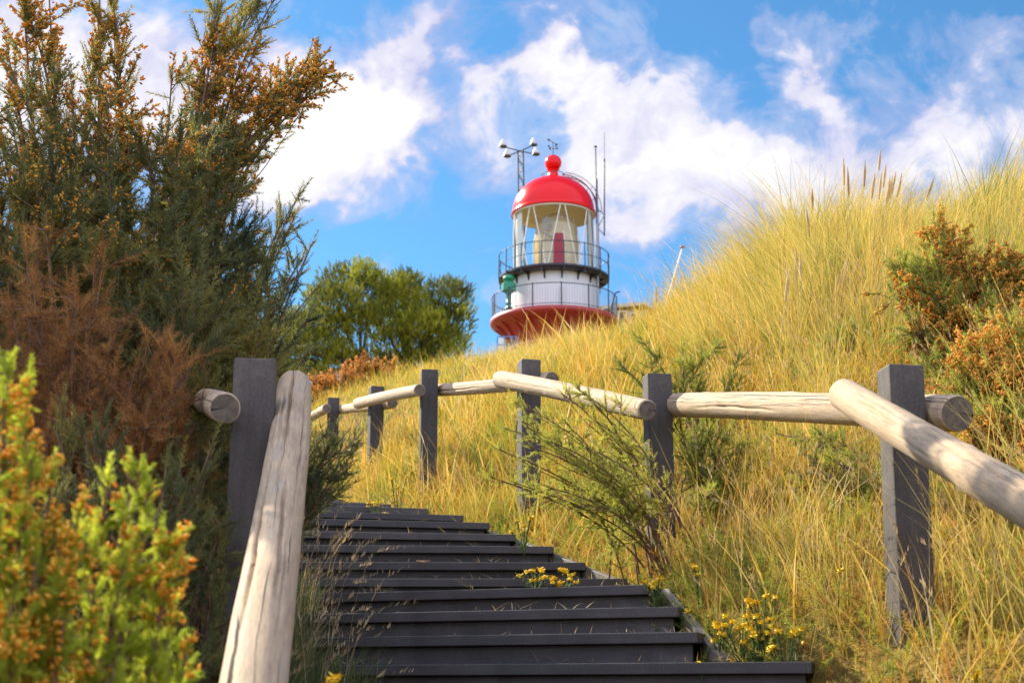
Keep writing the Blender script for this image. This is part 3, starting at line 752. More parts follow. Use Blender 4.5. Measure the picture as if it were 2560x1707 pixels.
def bark_mat(name, c0, c1):
    m, t, b = mat_new(name); c = N(t, 'ShaderNodeTexCoord').outputs['Object']
    n = noise_n(t, c, 40, 6, 0.7); t.links.new(ramp_n(t, n.outputs[0], [(0.35, c0), (0.65, c1)]), b.inputs['Base Color']); b.inputs['Roughness'].default_value = 0.9
    bp = N(t, 'ShaderNodeBump'); bp.inputs['Distance'].default_value = 0.004; t.links.new(n.outputs[0], bp.inputs['Height']); t.links.new(bp.outputs[0], b.inputs['Normal'])
    return m
M_TWIG = bark_mat('gorse_stem', (0.09, 0.045, 0.025), (0.24, 0.14, 0.08))
M_BARK = bark_mat('pine_bark', (0.06, 0.045, 0.035), (0.17, 0.12, 0.085))

def unit(v): return v / (np.linalg.norm(v) + 1e-9)
def gorse(name, label, cat, base, tips, n2=12, l2=0.45, sp=0.045, sl=0.15, flower=0.3, fl_top=None, mat=None, protos=None, spread=0.9, start=0.3,
          bud=0.017, up=0.35, group=None, flower_mat=None, r0=0.018, n_bud=9, seed=1, arch=0.12, shade=0.0, patch=2.5, third=0.55, bow=None):
    rg = np.random.default_rng(seed)
    base = np.array(base, float); tb = MB()
    pos = []; dr = []; ln = []; tipn = []
    for tip in tips:
        tip = np.array(tip, float); b = base + rg.normal(0, 0.10, 3) * np.array([1, 1, .2])
        mid = (b + tip) / 2 + np.array([0, 0, arch * np.linalg.norm(tip - b)]) + rg.normal(0, 0.04, 3)
        if bow is not None:
            dv_ = tip - b; mid = b + dv_ * np.array([0.2, 0.5, bow]) + rg.normal(0, 0.03, 3)
        def cur(t, b=b, mid=mid, tip=tip): return b * (1 - t) ** 2 + 2 * mid * t * (1 - t) + tip * t * t
        Lm = np.linalg.norm(tip - b); rr = r0 * min(1.0, Lm / 2.0)
        tb.tube([cur(t) for t in np.linspace(0, 1, 9)], [rr * (1 - t) + 0.0025 for t in np.linspace(0, 1, 9)], 5, False)
        md = unit(tip - mid)
        ts = np.sort(rg.uniform(start, 1.0, n2))
        subs = []
        for t in ts:
            p = cur(t); l = l2 * (1.12 - 0.75 * t) * rg.uniform(0.6, 1.3)
            rdir = unit(rg.normal(0, 1, 3)); d = unit(md * 0.8 + rdir * spread + np.array([0, 0, up]))
            e = p + d * l + np.array([0, 0, 0.06 * l])
            subs.append((p, e, l, t))
            if third and l > 0.16:
                for _ in range(int(rg.integers(1, 4))):
                    q = p + (e - p) * rg.uniform(.3, .9); d3 = unit(d + rg.normal(0, third, 3) + np.array([0, 0, up * .5])); l3 = l * rg.uniform(.35, .6)
                    subs.append((q, q + d3 * l3, l3, min(1, t + .1)))
        subs.append((cur(0.6), tip, np.linalg.norm(tip - cur(0.6)), 1.0))
        for (p, e, l, t) in subs:
            tb.tube([p, (p + e) / 2 + rg.normal(0, .01, 3), e], [0.0035, 0.0025, 0.0012], 3, False)
            k = max(2, int(l / sp)); d = unit(e - p)
            for i in range(k):
                u = (i + rg.uniform(0, 1)) / k
                if u < 0.15: continue
                q = p + (e - p) * u; dd = unit(d * 0.9 + rg.normal(0, 0.55, 3) + np.array([0, 0, 0.15]))
                pos.append(q); dr.append(dd); ln.append(sl * rg.uniform(0.55, 1.2) * (1.15 - 0.45 * u)); tipn.append(t)
            pos.append(e - d * sl * .3); dr.append(d); ln.append(sl * rg.uniform(.9, 1.3)); tipn.append(1.0)
    pos = np.array(pos); dr = np.array(dr); ln = np.array(ln); tipn = np.array(tipn)
    root = thing(name, label, cat, tuple(base), group)
    tb.build('stems', M_TWIG, root)
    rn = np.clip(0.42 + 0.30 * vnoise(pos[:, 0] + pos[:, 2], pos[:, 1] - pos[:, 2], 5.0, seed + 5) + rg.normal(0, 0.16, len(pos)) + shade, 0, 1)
    scatter(protos or SHOOTS, pos, dr, ln, rn).obj('foliage', mat or M_GORSE, root)
    if flower > 0:
        pn = vnoise(pos[:, 0] * 1.3 + pos[:, 2], pos[:, 1] - 1.2 * pos[:, 2], patch * 2.0, seed + 9)
        w = flower * (0.35 + 0.65 * tipn) * np.clip(0.5 + 1.6 * pn, 0, 2)
        if fl_top is not None: w = w * fl_top(pos)
        k = np.where(rg.uniform(0, 1, len(pos)) < w)[0]
        if len(k):
            kk = np.repeat(k, n_bud); u = rg.uniform(0.25, 1.05, len(kk)); bp = pos[kk] + dr[kk] / np.linalg.norm(dr[kk], axis=1, keepdims=True) * (ln[kk] * u)[:, None] + rg.normal(0, .004, (len(kk), 3))
            bd = dr[kk] * 0.8 + rg.normal(0, 0.75, (len(kk), 3))
            scatter(BUDS, bp, bd, bud * rg.uniform(.7, 1.25, len(kk)), np.clip(rg.normal(.5, .22, len(kk)) + 0.2 * np.repeat(pn[k], n_bud), 0, 1)).obj('dry_flowers', flower_mat or M_BUD, root)
    return root
def px_tips(lst, jx=0.0, seed=3, n=1):
    rg = np.random.default_rng(seed); out = []
    for (px, py, Y) in lst:
        for _ in range(n):
            p = P(px, py, Y); out.append((p.x + rg.normal(0, jx), p.y + rg.normal(0, jx), p.z + rg.normal(0, jx)))
    return out

# the big bush at the left: long limbs first, then a dense body
big_tips = px_tips([(560, -30, 5.9), (250, -40, 5.6), (285, 40, 5.7), (120, -60, 5.6), (60, 40, 5.4), (20, 130, 5.3),
                    (600, 370, 6.1), (560, 430, 6.0), (520, 330, 5.9), (430, 180, 5.7), (330, 300, 5.6), (180, 230, 5.5), (-60, 60, 5.4), (-120, 200, 5.2), (-80, 350, 5.1), (-160, 10, 5.6)])
big_tips += px_tips([(-220, 120, 5.6), (-300, 260, 5.5), (-380, 180, 5.7), (-460, 330, 5.5), (-250, 420, 5.3), (-350, 520, 5.2), (-480, 560, 5.3), (-200, 640, 5.1), (-560, 420, 5.6), (-620, 640, 5.4)], 0.05, 19, 2) + px_tips([(-130, 420, 5.0), (-200, 520, 5.0), (-260, 600, 5.0), (-330, 430, 5.1), (-180, 330, 5.2), (-400, 640, 5.0), (-300, 760, 4.8), (-160, 640, 4.9), (-150, 250, 5.0), (-230, 330, 5.0), (-320, 300, 5.05), (-280, 420, 5.0), (-190, 440, 4.95)], 0.06, 29, 2)  # limbs left of the view, added to shade the left handrail
big_body = px_tips([(90, 330, 5.2), (200, 380, 5.3), (320, 360, 5.4), (430, 330, 5.5), (520, 350, 5.8), (120, 480, 5.2), (260, 520, 5.3), (390, 480, 5.4), (480, 460, 5.6), (540, 520, 5.8),
                    (560, 600, 5.9), (430, 600, 5.5), (300, 640, 5.2), (180, 600, 5.1), (60, 560, 5.0), (-30, 480, 5.0), (500, 700, 5.6), (600, 700, 5.9), (580, 790, 5.7), (450, 760, 5.3),
                    (380, 720, 5.2), (250, 250, 5.5), (20, 250, 5.3), (520, 850, 5.4), (430, 880, 5.1), (30, 680, 5.0), (150, 720, 5.1)], 0.07, 5, 2)
gb = (-1.62, 6.0, gz(-1.62, 6.0) - 0.05)
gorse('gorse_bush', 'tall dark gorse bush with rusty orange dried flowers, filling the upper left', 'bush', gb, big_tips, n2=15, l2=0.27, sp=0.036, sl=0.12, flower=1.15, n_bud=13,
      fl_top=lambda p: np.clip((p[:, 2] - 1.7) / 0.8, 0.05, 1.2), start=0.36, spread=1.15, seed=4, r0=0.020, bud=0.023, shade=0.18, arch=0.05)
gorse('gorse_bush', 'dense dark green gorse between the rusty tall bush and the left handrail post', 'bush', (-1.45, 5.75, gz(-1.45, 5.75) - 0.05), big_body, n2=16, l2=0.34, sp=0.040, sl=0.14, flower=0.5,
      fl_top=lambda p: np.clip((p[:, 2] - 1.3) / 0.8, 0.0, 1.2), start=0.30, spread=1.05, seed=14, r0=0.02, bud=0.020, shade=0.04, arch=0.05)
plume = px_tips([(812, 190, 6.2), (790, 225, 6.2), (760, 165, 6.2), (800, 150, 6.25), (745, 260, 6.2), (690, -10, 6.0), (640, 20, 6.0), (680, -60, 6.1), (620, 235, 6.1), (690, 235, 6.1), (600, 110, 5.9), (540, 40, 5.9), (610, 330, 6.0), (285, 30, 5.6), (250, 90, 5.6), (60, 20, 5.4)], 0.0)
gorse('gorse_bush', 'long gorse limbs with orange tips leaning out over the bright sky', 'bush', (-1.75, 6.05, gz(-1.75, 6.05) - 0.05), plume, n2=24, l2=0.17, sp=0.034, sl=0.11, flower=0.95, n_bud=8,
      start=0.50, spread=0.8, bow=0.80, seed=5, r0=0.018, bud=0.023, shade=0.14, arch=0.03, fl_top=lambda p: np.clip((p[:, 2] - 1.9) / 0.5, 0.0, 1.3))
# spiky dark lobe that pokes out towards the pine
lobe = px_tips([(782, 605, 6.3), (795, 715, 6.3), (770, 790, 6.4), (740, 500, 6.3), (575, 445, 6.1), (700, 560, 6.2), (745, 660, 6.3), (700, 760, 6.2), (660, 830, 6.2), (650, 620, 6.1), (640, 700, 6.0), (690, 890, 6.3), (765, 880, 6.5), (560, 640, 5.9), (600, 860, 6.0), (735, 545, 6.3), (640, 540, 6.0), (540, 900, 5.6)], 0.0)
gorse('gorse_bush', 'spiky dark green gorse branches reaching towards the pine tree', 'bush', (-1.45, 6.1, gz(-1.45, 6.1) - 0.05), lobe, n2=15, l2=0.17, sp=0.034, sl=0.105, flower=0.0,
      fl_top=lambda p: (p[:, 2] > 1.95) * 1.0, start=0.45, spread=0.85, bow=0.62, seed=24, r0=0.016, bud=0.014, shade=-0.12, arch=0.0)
# brown dead gorse in front
dead = px_tips([(60, 640, 4.7), (160, 700, 4.6), (40, 740, 4.5), (210, 760, 4.6), (110, 790, 4.5), (280, 840, 4.5), (180, 860, 4.4), (380, 860, 4.5), (420, 900, 4.5), (330, 920, 4.4), (420, 960, 4.4), (250, 930, 4.4),
                (120, 900, 4.4), (460, 1060, 4.4), (400, 1050, 4.3), (330, 1020, 4.3), (300, 1110, 4.3), (400, 1120, 4.3), (200, 1020, 4.3), (480, 1130, 4.5), (30, 850, 4.4), (-60, 720, 4.5), (-80, 880, 4.4), (230, 680, 4.8), (120, 620, 4.9)], 0.03, 6, 2)
gorse('gorse_bush', 'dead brown gorse bush below the tall one, a tangle of fine rusty needles', 'bush', (-1.45, 4.75, gz(-1.45, 4.75)), dead, n2=17, l2=0.19, sp=0.022, sl=0.085, flower=0.0,
      mat=M_DEAD, protos=SHOOTS_DEAD, start=0.45, spread=1.6, third=1.0, seed=31, r0=0.012, arch=0.08, shade=0.0, up=0.1)
# dark green gorse low at the left
low = px_tips([(60, 1120, 4.0), (170, 1080, 4.0), (230, 1160, 3.9), (330, 1220, 3.9), (420, 1200, 4.0), (490, 1160, 4.1), (520, 1260, 4.1), (560, 1330, 4.1), (470, 1330, 3.9), (380, 1300, 3.8), (460, 1440, 3.8), (540, 1450, 3.9), (560, 1560, 3.8),
               (350, 1450, 3.6), (250, 1450, 3.5), (400, 1560, 3.6), (500, 1600, 3.7), (300, 1600, 3.5), (180, 1560, 3.4), (60, 1500, 3.4), (100, 1300, 3.7), (-40, 1300, 3.7), (480, 1690, 3.6), (340, 1700, 3.4), (220, 1270, 3.8), (550, 1150, 4.4), (500, 1050, 4.7), (440, 1130, 4.3)], 0.03, 8, 2)
gorse('gorse_bush', 'low dark green gorse in the shade beside the left handrail', 'bush', (-1.15, 3.95, gz(-1.15, 3.95)), low, n2=15, l2=0.20, sp=0.030, sl=0.085, flower=0.0, start=0.35,
      spread=1.1, seed=41, r0=0.010, bud=0.012, shade=-0.02, arch=0.05)
# near sunlit gorse, out of focus
near = px_tips([(20, 930, 2.25), (75, 935, 2.3), (10, 1000, 2.2), (50, 1080, 2.2), (80, 1150, 2.15), (-20, 1150, 2.1), (60, 1250, 2.15), (270, 1200, 2.25), (350, 1190, 2.3), (370, 1230, 2.3), (310, 1280, 2.25), (200, 1270, 2.2), (140, 1320, 2.2),
                (240, 1340, 2.2), (90, 1390, 2.15), (400, 1340, 2.3), (350, 1330, 2.25), (440, 1370, 2.3), (310, 1410, 2.2), (180, 1430, 2.15), (40, 1450, 2.1), (-30, 1400, 2.1), (470, 1620, 2.3), (420, 1580, 2.3), (400, 1680, 2.25), (250, 1640, 2.2),
                (120, 1520, 2.15), (150, 1560, 2.15), (20, 1620, 2.1), (300, 1700, 2.2), (0, 1300, 2.1), (130, 1180, 2.2)])
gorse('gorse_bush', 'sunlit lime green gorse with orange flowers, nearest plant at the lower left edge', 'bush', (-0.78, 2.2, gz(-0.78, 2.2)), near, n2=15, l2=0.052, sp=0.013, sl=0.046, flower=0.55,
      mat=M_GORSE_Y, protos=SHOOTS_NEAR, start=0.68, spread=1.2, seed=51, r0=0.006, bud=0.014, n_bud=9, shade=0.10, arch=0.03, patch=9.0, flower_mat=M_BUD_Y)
# small dark gorse just right of the left handrail
sm = px_tips([(800, 1080, 7.0), (850, 1090, 7.0), (890, 1110, 7.1), (880, 1160, 7.1), (870, 1200, 7.1), (800, 1220, 6.9), (790, 1150, 6.9), (760, 1100, 6.9), (830, 1130, 7.0), (770, 1200, 6.9), (820, 1190, 7.0), (735, 1160, 6.9)], 0.02, 9, 2)
gorse('gorse_bush', 'small dark gorse sprouting over the steps right of the left handrail', 'bush', (-1.42, 7.0, gz(-1.42, 7.0) + .1), sm, n2=11, l2=0.15, sp=0.030, sl=0.075, flower=0.0, start=0.55, spread=0.9, seed=61, r0=0.007, bud=0.010, shade=-0.08, arch=0.05)
# feathery gorse in front of the railing, centre
def sprigs(label, base, tips, seed, shade=0.0, n2=15, l2=0.095, sl=0.07, mat=None, bow=0.5, start=0.28, spread=0.8):
    return gorse('gorse_bush', label, 'bush', (base[0], base[1], gz(base[0], base[1])), tips, n2=n2, l2=l2, sp=0.026, sl=sl, flower=0.0, mat=mat or M_GORSE_L, protos=SHOOTS,
                 start=start, spread=spread, third=0.0, up=0.15, seed=seed, r0=0.006, shade=shade, bow=bow)
ce = px_tips([(1300, 1000, 6.3), (1400, 985, 6.4), (1435, 975, 6.4), (1475, 985, 6.4), (1270, 1060, 6.2), (1330, 1045, 6.2), (1420, 1050, 6.3), (1500, 1060, 6.3), (1245, 1120, 6.2), (1310, 1120, 6.1),
              (1380, 1110, 6.1), (1460, 1130, 6.2), (1225, 1200, 6.2), (1290, 1200, 6.1), (1360, 1210, 6.0), (1400, 1200, 6.4), (1500, 1180, 6.2)], 0.02, 10, 1)
sprigs('feathery light green gorse arching up left in front of the middle post', (0.72, 6.7), ce, 71, 0.16, n2=20, l2=0.11, bow=0.72)
ce2 = px_tips([(1560, 1010, 6.9), (1545, 1130, 6.8), (1530, 1060, 6.9), (1510, 1290, 6.4)], 0.02, 16, 1)
sprigs('thin green gorse sprigs growing against the left face of the middle post', (0.55, 6.95), ce2, 72, -0.05, n2=14)
bh = px_tips([(1600, 850, 8.6), (1630, 880, 8.6), (1700, 870, 8.6), (1745, 900, 8.5), (1800, 850, 8.6), (1660, 950, 8.5), (1720, 930, 8.5), (1760, 960, 8.4), (1570, 910, 8.6), (1860, 890, 8.5), (1840, 950, 8.4)], 0.02, 11, 1)
sprigs('dark green gorse sprigs rising behind the log rail right of the middle post', (1.05, 8.35), bh, 81, -0.22, n2=16, l2=0.13, sl=0.085)
bi = px_tips([(1690, 1070, 7.2), (1740, 1060, 7.3), (1800, 1080, 7.2), (1860, 1110, 7.1), (1730, 1150, 7.0), (1800, 1180, 7.0), (1720, 1180, 7.1), (1720, 1020, 7.5), (1780, 1230, 6.8)], 0.03, 12, 2)
sprigs('yellow green gorse under the log rail just right of the middle post', (1.02, 7.1), bi, 91, -0.04, n2=16, l2=0.12)
bk = px_tips([(1960, 1090, 6.9), (2030, 1100, 6.8), (2100, 1090, 6.8), (2050, 1180, 6.5), (2130, 1180, 6.5), (2000, 1220, 6.4), (2090, 1280, 6.2), (2150, 1250, 6.1), (2030, 1330, 6.0), (2120, 1380, 5.8), (1960, 1300, 6.2)], 0.03, 17, 2)
sprigs('green gorse sprigs in the grass just left of the right post', (1.62, 6.2), bk, 92, -0.12, n2=14, l2=0.11)
bj = px_tips([(2120, 850, 8.2), (2160, 820, 8.2), (2200, 870, 8.1), (2060, 880, 8.2), (2180, 930, 8.0), (2110, 920, 8.1), (2020, 930, 8.1), (2240, 850, 8.1)], 0.02, 13, 2)
sprigs('small green gorse behind the right post, below the tall dune grass', (1.98, 8.1), bj, 101, -0.2, n2=14, l2=0.12, sl=0.085)
rb = px_tips([(2370, 590, 7.2), (2300, 680, 7.1), (2330, 660, 7.1), (2270, 690, 7.1), (2400, 640, 7.2), (2500, 700, 7.0), (2560, 670, 7.0), (2470, 690, 7.0), (2620, 640, 7.0), (2300, 840, 7.0), (2380, 820, 7.0), (2450, 800, 6.9), (2540, 800, 6.8), (2600, 860, 6.8),
              (2500, 900, 6.7), (2400, 920, 6.8), (2560, 980, 6.6), (2480, 1010, 6.6), (2420, 1080, 6.5), (2540, 1100, 6.4), (2620, 1000, 6.5), (2340, 960, 6.9), (2350, 760, 7.0)], 0.02, 14, 2)
gorse('gorse_bush', 'orange-brown flowering gorse bush at the right edge behind the right post', 'bush', (2.25, 7.2, gz(2.25, 7.2)), rb, n2=17, l2=0.22, sp=0.030, sl=0.085, flower=0.6, mat=M_GORSE_L, start=0.45, spread=0.9, seed=111, r0=0.010, bud=0.023, n_bud=15, shade=-0.05, arch=0.0, patch=4)
rc = px_tips([(2440, 900, 5.6), (2520, 860, 5.6), (2600, 900, 5.5), (2480, 960, 5.5), (2560, 980, 5.4), (2430, 1010, 5.5), (2520, 1060, 5.3), (2600, 1050, 5.3), (2460, 1080, 5.4), (2540, 1140, 5.2), (2620, 1160, 5.2), (2420, 960, 5.6), (2580, 780, 5.8), (2500, 800, 5.8)], 0.03, 18, 2)
gorse('gorse_bush', 'golden brown gorse running down the right edge behind the log end', 'bush', (2.0, 5.6, gz(2.0, 5.6)), rc, n2=18, l2=0.20, sp=0.030, sl=0.08, flower=0.85, mat=M_GORSE_L, start=0.35, spread=1.0, seed=112, r0=0.009, bud=0.018, n_bud=14, shade=-0.05, arch=0.0, patch=5)
fb = px_tips([(800, 975, 19.5), (840, 960, 19.6), (890, 955, 19.8), (940, 950, 20), (975, 940, 20.2), (860, 985, 19.5), (920, 980, 19.7), (790, 1000, 19.3), (1000, 960, 20.3)], 0.05, 15, 2)
gorse('gorse_bush', 'rusty orange gorse on the crest in front of the pine', 'bush', (-2.2, 19.9, gz(-2.2, 19.9)), fb, n2=9, l2=0.34, sp=0.07, sl=0.16, flower=1.2, mat=M_DEAD, start=0.3, spread=1.1, seed=121, r0=0.014, bud=0.05, n_bud=9, shade=0.1, arch=0.05)

# low leafy growth between the grass, thickest along the edge of the steps
M_COVER = blade_mat('ground_cover', [(0.15, (0.10, 0.16, 0.03)), (0.35, (0.26, 0.33, 0.05)), (0.5, (0.50, 0.48, 0.08)), (0.62, (0.58, 0.34, 0.08)), (0.78, (0.42, 0.20, 0.05)), (0.95, (0.70, 0.46, 0.16))], trans=0.4, nscale=3.2)
def cover(n, xr, yr, cond, s0, s1, shift=0.0):
    x, y = visible_box(n, *xr, *yr, 0.9); k = cond(x, y) & ~on_stairs(x, y, 0.0); x, y = x[k], y[k]; m = len(x)
    D = np.c_[RNG.normal(0, .75, (m, 2)), RNG.uniform(.35, 1, m)]
    pos = np.c_[x, y, ground_z(x, y) + RNG.uniform(0, .05, m)]
    rn = np.clip(.5 + .35 * vnoise(x, y, 3.6, 33) + RNG.normal(0, .16, m) + shift, 0, 1)
    return scatter(SHOOTS_SOFT, pos, D, RNG.uniform(s0, s1, m), rn)
c1 = cover(15000, (-1.6, 2.6), (4.2, 9.5), lambda x, y: RNG.uniform(0, 1, len(x)) < np.exp(-np.clip(x - stair_r(y), 0, 9) / .55) + .12, .07, .16)
o_ = c1.obj('ground_cover', M_COVER); tag(o_, 'low leafy green and rust coloured growth along the right edge of the steps', 'ground cover', kind='stuff')
c2 = cover(5000, (-3.2, 1.0), (8.5, 14), lambda x, y: x > stair_r(y) - .1, .08, .17, -.12)
o_ = c2.obj('ground_cover', M_COVER); tag(o_, 'yellow green low growth on the bank beside the top of the steps', 'ground cover', kind='stuff')

# ------------------------------------------------------------------ pine on the crest
def tuft_proto(seed, n=34):
    r = np.random.default_rng(seed); V = []; T = []; R = []
    for k in range(n):
        t = r.uniform(0, 1); a = r.uniform(0, 6.28); th = r.uniform(0.35, 1.25) * (1.05 - 0.6 * t)
        d = np.array([math.sin(th) * math.cos(a), math.sin(th) * math.sin(a), math.cos(th)]); p = np.array([0, 0, 0.75 * t]); l = r.uniform(.30, .46)
        s = np.cross(d, r.normal(0, 1, 3)); s /= np.linalg.norm(s); w = 0.050
        b0 = len(V); V += [p - s * w / 2, p + s * w / 2, p + d * l]; R += [.35, .35, .8]; T.append((b0, b0 + 1, b0 + 2))
    return np.array(V), np.array(T), np.array(R)
TUFTS = [tuft_proto(s) for s in range(5)]
M_PINE = blade_mat('pine_needles', [(0.15, (0.06, 0.07, 0.018)), (0.38, (0.15, 0.17, 0.022)), (0.54, (0.33, 0.35, 0.03)), (0.75, (0.50, 0.52, 0.06)), (1.0, (0.64, 0.58, 0.09))], trans=0.42, nscale=0.9)
PY = 30.0
pb = P(1015, 985, PY); pbz = gz(pb.x, PY)
pine = thing('pine_tree', 'wide-crowned pine with bright green tufts standing on the crest left of the lighthouse', 'tree', (pb.x, PY, pbz))
crown = [(840, 700, 46), (905, 690, 42), (930, 735, 60), (980, 720, 44), (1000, 770, 60), (850, 760, 56), (1060, 770, 50), (1110, 735, 40), (1135, 750, 36), (1125, 810, 52), (1150, 850, 36), (1140, 890, 36), (1090, 860, 44),
         (1060, 820, 50), (960, 800, 56), (980, 850, 50), (900, 820, 60), (830, 820, 60), (780, 800, 52), (800, 755, 36), (750, 850, 50), (720, 800, 36), (800, 870, 56), (730, 890, 46), (860, 890, 46), (930, 900, 46), (700, 850, 40), (690, 910, 40),
         (1000, 910, 40), (1050, 905, 40), (1100, 925, 30), (760, 930, 40), (820, 940, 36), (1160, 800, 26), (1010, 700, 26), (1150, 920, 24), (720, 950, 34), (650, 830, 36), (640, 900, 44), (670, 780, 26), (1035, 800, 46), (1040, 860, 46), (1085, 795, 40), (1020, 730, 40), (880, 940, 36), (980, 945, 30), (1045, 945, 28), (660, 960, 40), (690, 960, 40)]
rg = np.random.default_rng(77)
tb = MB(); fork = Vector((pb.x, PY, pbz + 1.0)); pos = []; dr = []; ln = []; rn = []
b2 = P(905, 985, PY + .4)
for (x0, dx) in ((pb.x, 0.0), (b2.x, -0.1), (P(1060, 985, PY).x, 0.15)):
    zt = P(0, 880, PY).z
    tb.tube([(x0, PY, pbz - .2), (x0 + dx * .3, PY + .05, pbz + (zt - pbz) * .5), (x0 + dx, PY, zt)], [.10, .08, .055], 8)
trunks = [pb.x, b2.x, P(1060, 985, PY).x]
for (cx, cy, cr) in crown:
    for rep in range(2):
        Y = PY + rg.uniform(-1.1, 1.1); c = np.array(P(cx + rg.normal(0, 8), cy + rg.normal(0, 8), Y)); r = cr * 30 / 3500 * 1.22
        tx = min(trunks, key=lambda q: abs(q - c[0])); zb = min(P(0, 905, PY).z, c[2] - .15)
        s = Vector((tx, PY, zb + rg.uniform(-.15, .1)))
        if rep == 0:
            m = (s + Vector(c)) / 2 + Vector((0, 0, -0.12))
            tb.tube([s, m, Vector(c)], [.045, .028, .012], 5, False)
        k = int(190 * (cr / 45) ** 2)
        for _ in range(k):
            d = unit(rg.normal(0, 1, 3) + np.array([0, 0, 0.35])); q = c + d * r * np.array([1, 1, .72]) * rg.uniform(.35, 1.0)
            pos.append(q); dr.append(unit(d * 0.6 + np.array([0, 0, 0.9]) + rg.normal(0, .25, 3))); ln.append(rg.uniform(.10, .19))
            rn.append(np.clip(0.44 + 0.30 * math.sin(cx * .7 + rep * 2) + rg.normal(0, .14), 0, 1))
tb.build('trunk', M_BARK, pine)
scatter(TUFTS, np.array(pos), np.array(dr), np.array(ln), np.array(rn)).obj('crown', M_PINE, pine)

# ------------------------------------------------------------------ lighthouse
LY = 60.0
ax0 = P(1385, 700, LY).x
M_RED = paint('red_dome_paint', (0.80, 0.005, 0.007), 0.26, 0.04, 0.05, (0.35, 0.02, 0.02), 0.8, 0.3)
M_RED2 = paint('red_tower_paint', (0.36, 0.030, 0.020), 0.40, 0.15, 0.20, (0.30, 0.07, 0.05), 0.6)
M_WHITE = paint('white_wall_paint', (0.74, 0.73, 0.70), 0.5, 0.08, 0.18, (0.45, 0.40, 0.32), 0.8)
M_CREAM = paint('cream_lining', (0.88, 0.76, 0.44), 0.5, 0.06, 0.12, (0.55, 0.46, 0.26), 0.8)
M_IRON = paint('black_iron', (0.022, 0.026, 0.032), 0.45, 0.1, 0.1, (0.07, 0.05, 0.04))
M_BAR = paint('cream_bar_paint', (0.80, 0.78, 0.68), 0.45, 0.05, 0.1)
M_GREENP = paint('green_paint', (0.010, 0.24, 0.11), 0.4, 0.1, 0.1)
M_STEEL = paint('grey_steel', (0.38, 0.38, 0.37), 0.5, 0.15, 0.25, metal=0.2)
M_DKST = paint('dark_steel', (0.045, 0.045, 0.045), 0.5, 0.15, 0.25)
M_BLUE = paint('blue_paint', (0.05, 0.22, 0.45), 0.5, 0.1, 0.1)
M_CURT = paint('dark_red_cloth', (0.36, 0.035, 0.05), 0.7, 0.1, 0.0)
m, t, b = mat_new('lens_glass'); M_LENS = m
c = N(t, 'ShaderNodeTexCoord').outputs['Object']; s = N(t, 'ShaderNodeSeparateXYZ'); t.links.new(c, s.inputs[0])
rg_ = math_n(t, 'SINE', math_n(t, 'MULTIPLY', s.outputs['Z'], 70.0))
t.links.new(ramp_n(t, math_n(t, 'ADD', math_n(t, 'MULTIPLY', rg_, .3), noise_n(t, c, 2.5, 3).outputs[0]), [(0.3, (0.46, 0.37, 0.18)), (0.8, (0.72, 0.62, 0.38))]), b.inputs['Base Color'])
b.inputs['Roughness'].default_value = 0.15; b.inputs['Alpha'].default_value = 0.93
m, t, b = mat_new('window_glass'); M_GLASS = m
b.inputs['Base Color'].default_value = (0.9, 0.93, 0.95, 1); b.inputs['Roughness'].default_value = 0.02
tr = N(t, 'ShaderNodeBsdfTransparent'); gl = N(t, 'ShaderNodeBsdfGlossy'); gl.inputs['Roughness'].default_value = 0.03
lw = N(t, 'ShaderNodeLayerWeight'); lw.inputs['Blend'].default_value = 0.14
ms = N(t, 'ShaderNodeMixShader'); t.links.new(lw.outputs['Fresnel'], ms.inputs[0]); t.links.new(tr.outputs[0], ms.inputs[1]); t.links.new(gl.outputs[0], ms.inputs[2])
t.links.new(ms.outputs[0], t.nodes['Material Output'].inputs[0])
m, t, b = mat_new('dark_pane'); M_PANE = m
b.inputs['Base Color'].default_value = (0.03, 0.035, 0.04, 1); b.inputs['Roughness'].default_value = 0.08

def zf(py, r): return P(1385, py, LY - r).z
lh = thing('lighthouse', 'round lighthouse with glossy red dome, glass lantern, white drum and red flared base', 'lighthouse', (ax0, LY, gz(ax0, LY)))
C2 = (ax0, LY)
zr = zf(504, 1.80)                     # dome rim
zt = P(1385, 446, LY).z                # dome top
zd = zf(658, 2.40)                     # upper gallery deck
zg = zf(761, 2.72)                     # lower gallery rim top
mb = MB(); Hd = zt - zr - .08
mb.lathe([(1.80, zr - .03), (1.86, zr - .03), (1.86, zr + .04), (1.82, zr + .07)] + [(1.81 * math.cos(q) ** 0.96, zr + .08 + Hd * math.sin(q) ** 0.98) for q in np.linspace(0.02, math.pi / 2 - .22, 26)], C2, 96)
mb.build('dome', M_RED, lh)
mb = MB(); mb.lathe([(1.80, zr - .03)] + [(1.76 * math.cos(q), zr + Hd * .93 * math.sin(q)) for q in np.linspace(0.0, math.pi / 2 - .01, 18)], C2, 64)
mb.build('dome_lining', M_CREAM, lh)
mb = MB(); zn = zt
mb.lathe([(.44, zn - .13), (.44, zn - .05), (.36, zn - .02), (.24, zn + .08), (.20, zn + .26), (.21, zn + .34), (.28, zn + .40)], C2, 40)
mb.build('finial_neck', M_RED, lh)
zb = P(1380, 408, LY).z; rb_ = .37
mb = MB(); mb.lathe([(max(.001, rb_ * math.sin(q)), zb - rb_ * math.cos(q)) for q in np.linspace(0.01, math.pi - .01, 28)], C2, 48); mb.build('finial_ball', M_RED, lh)
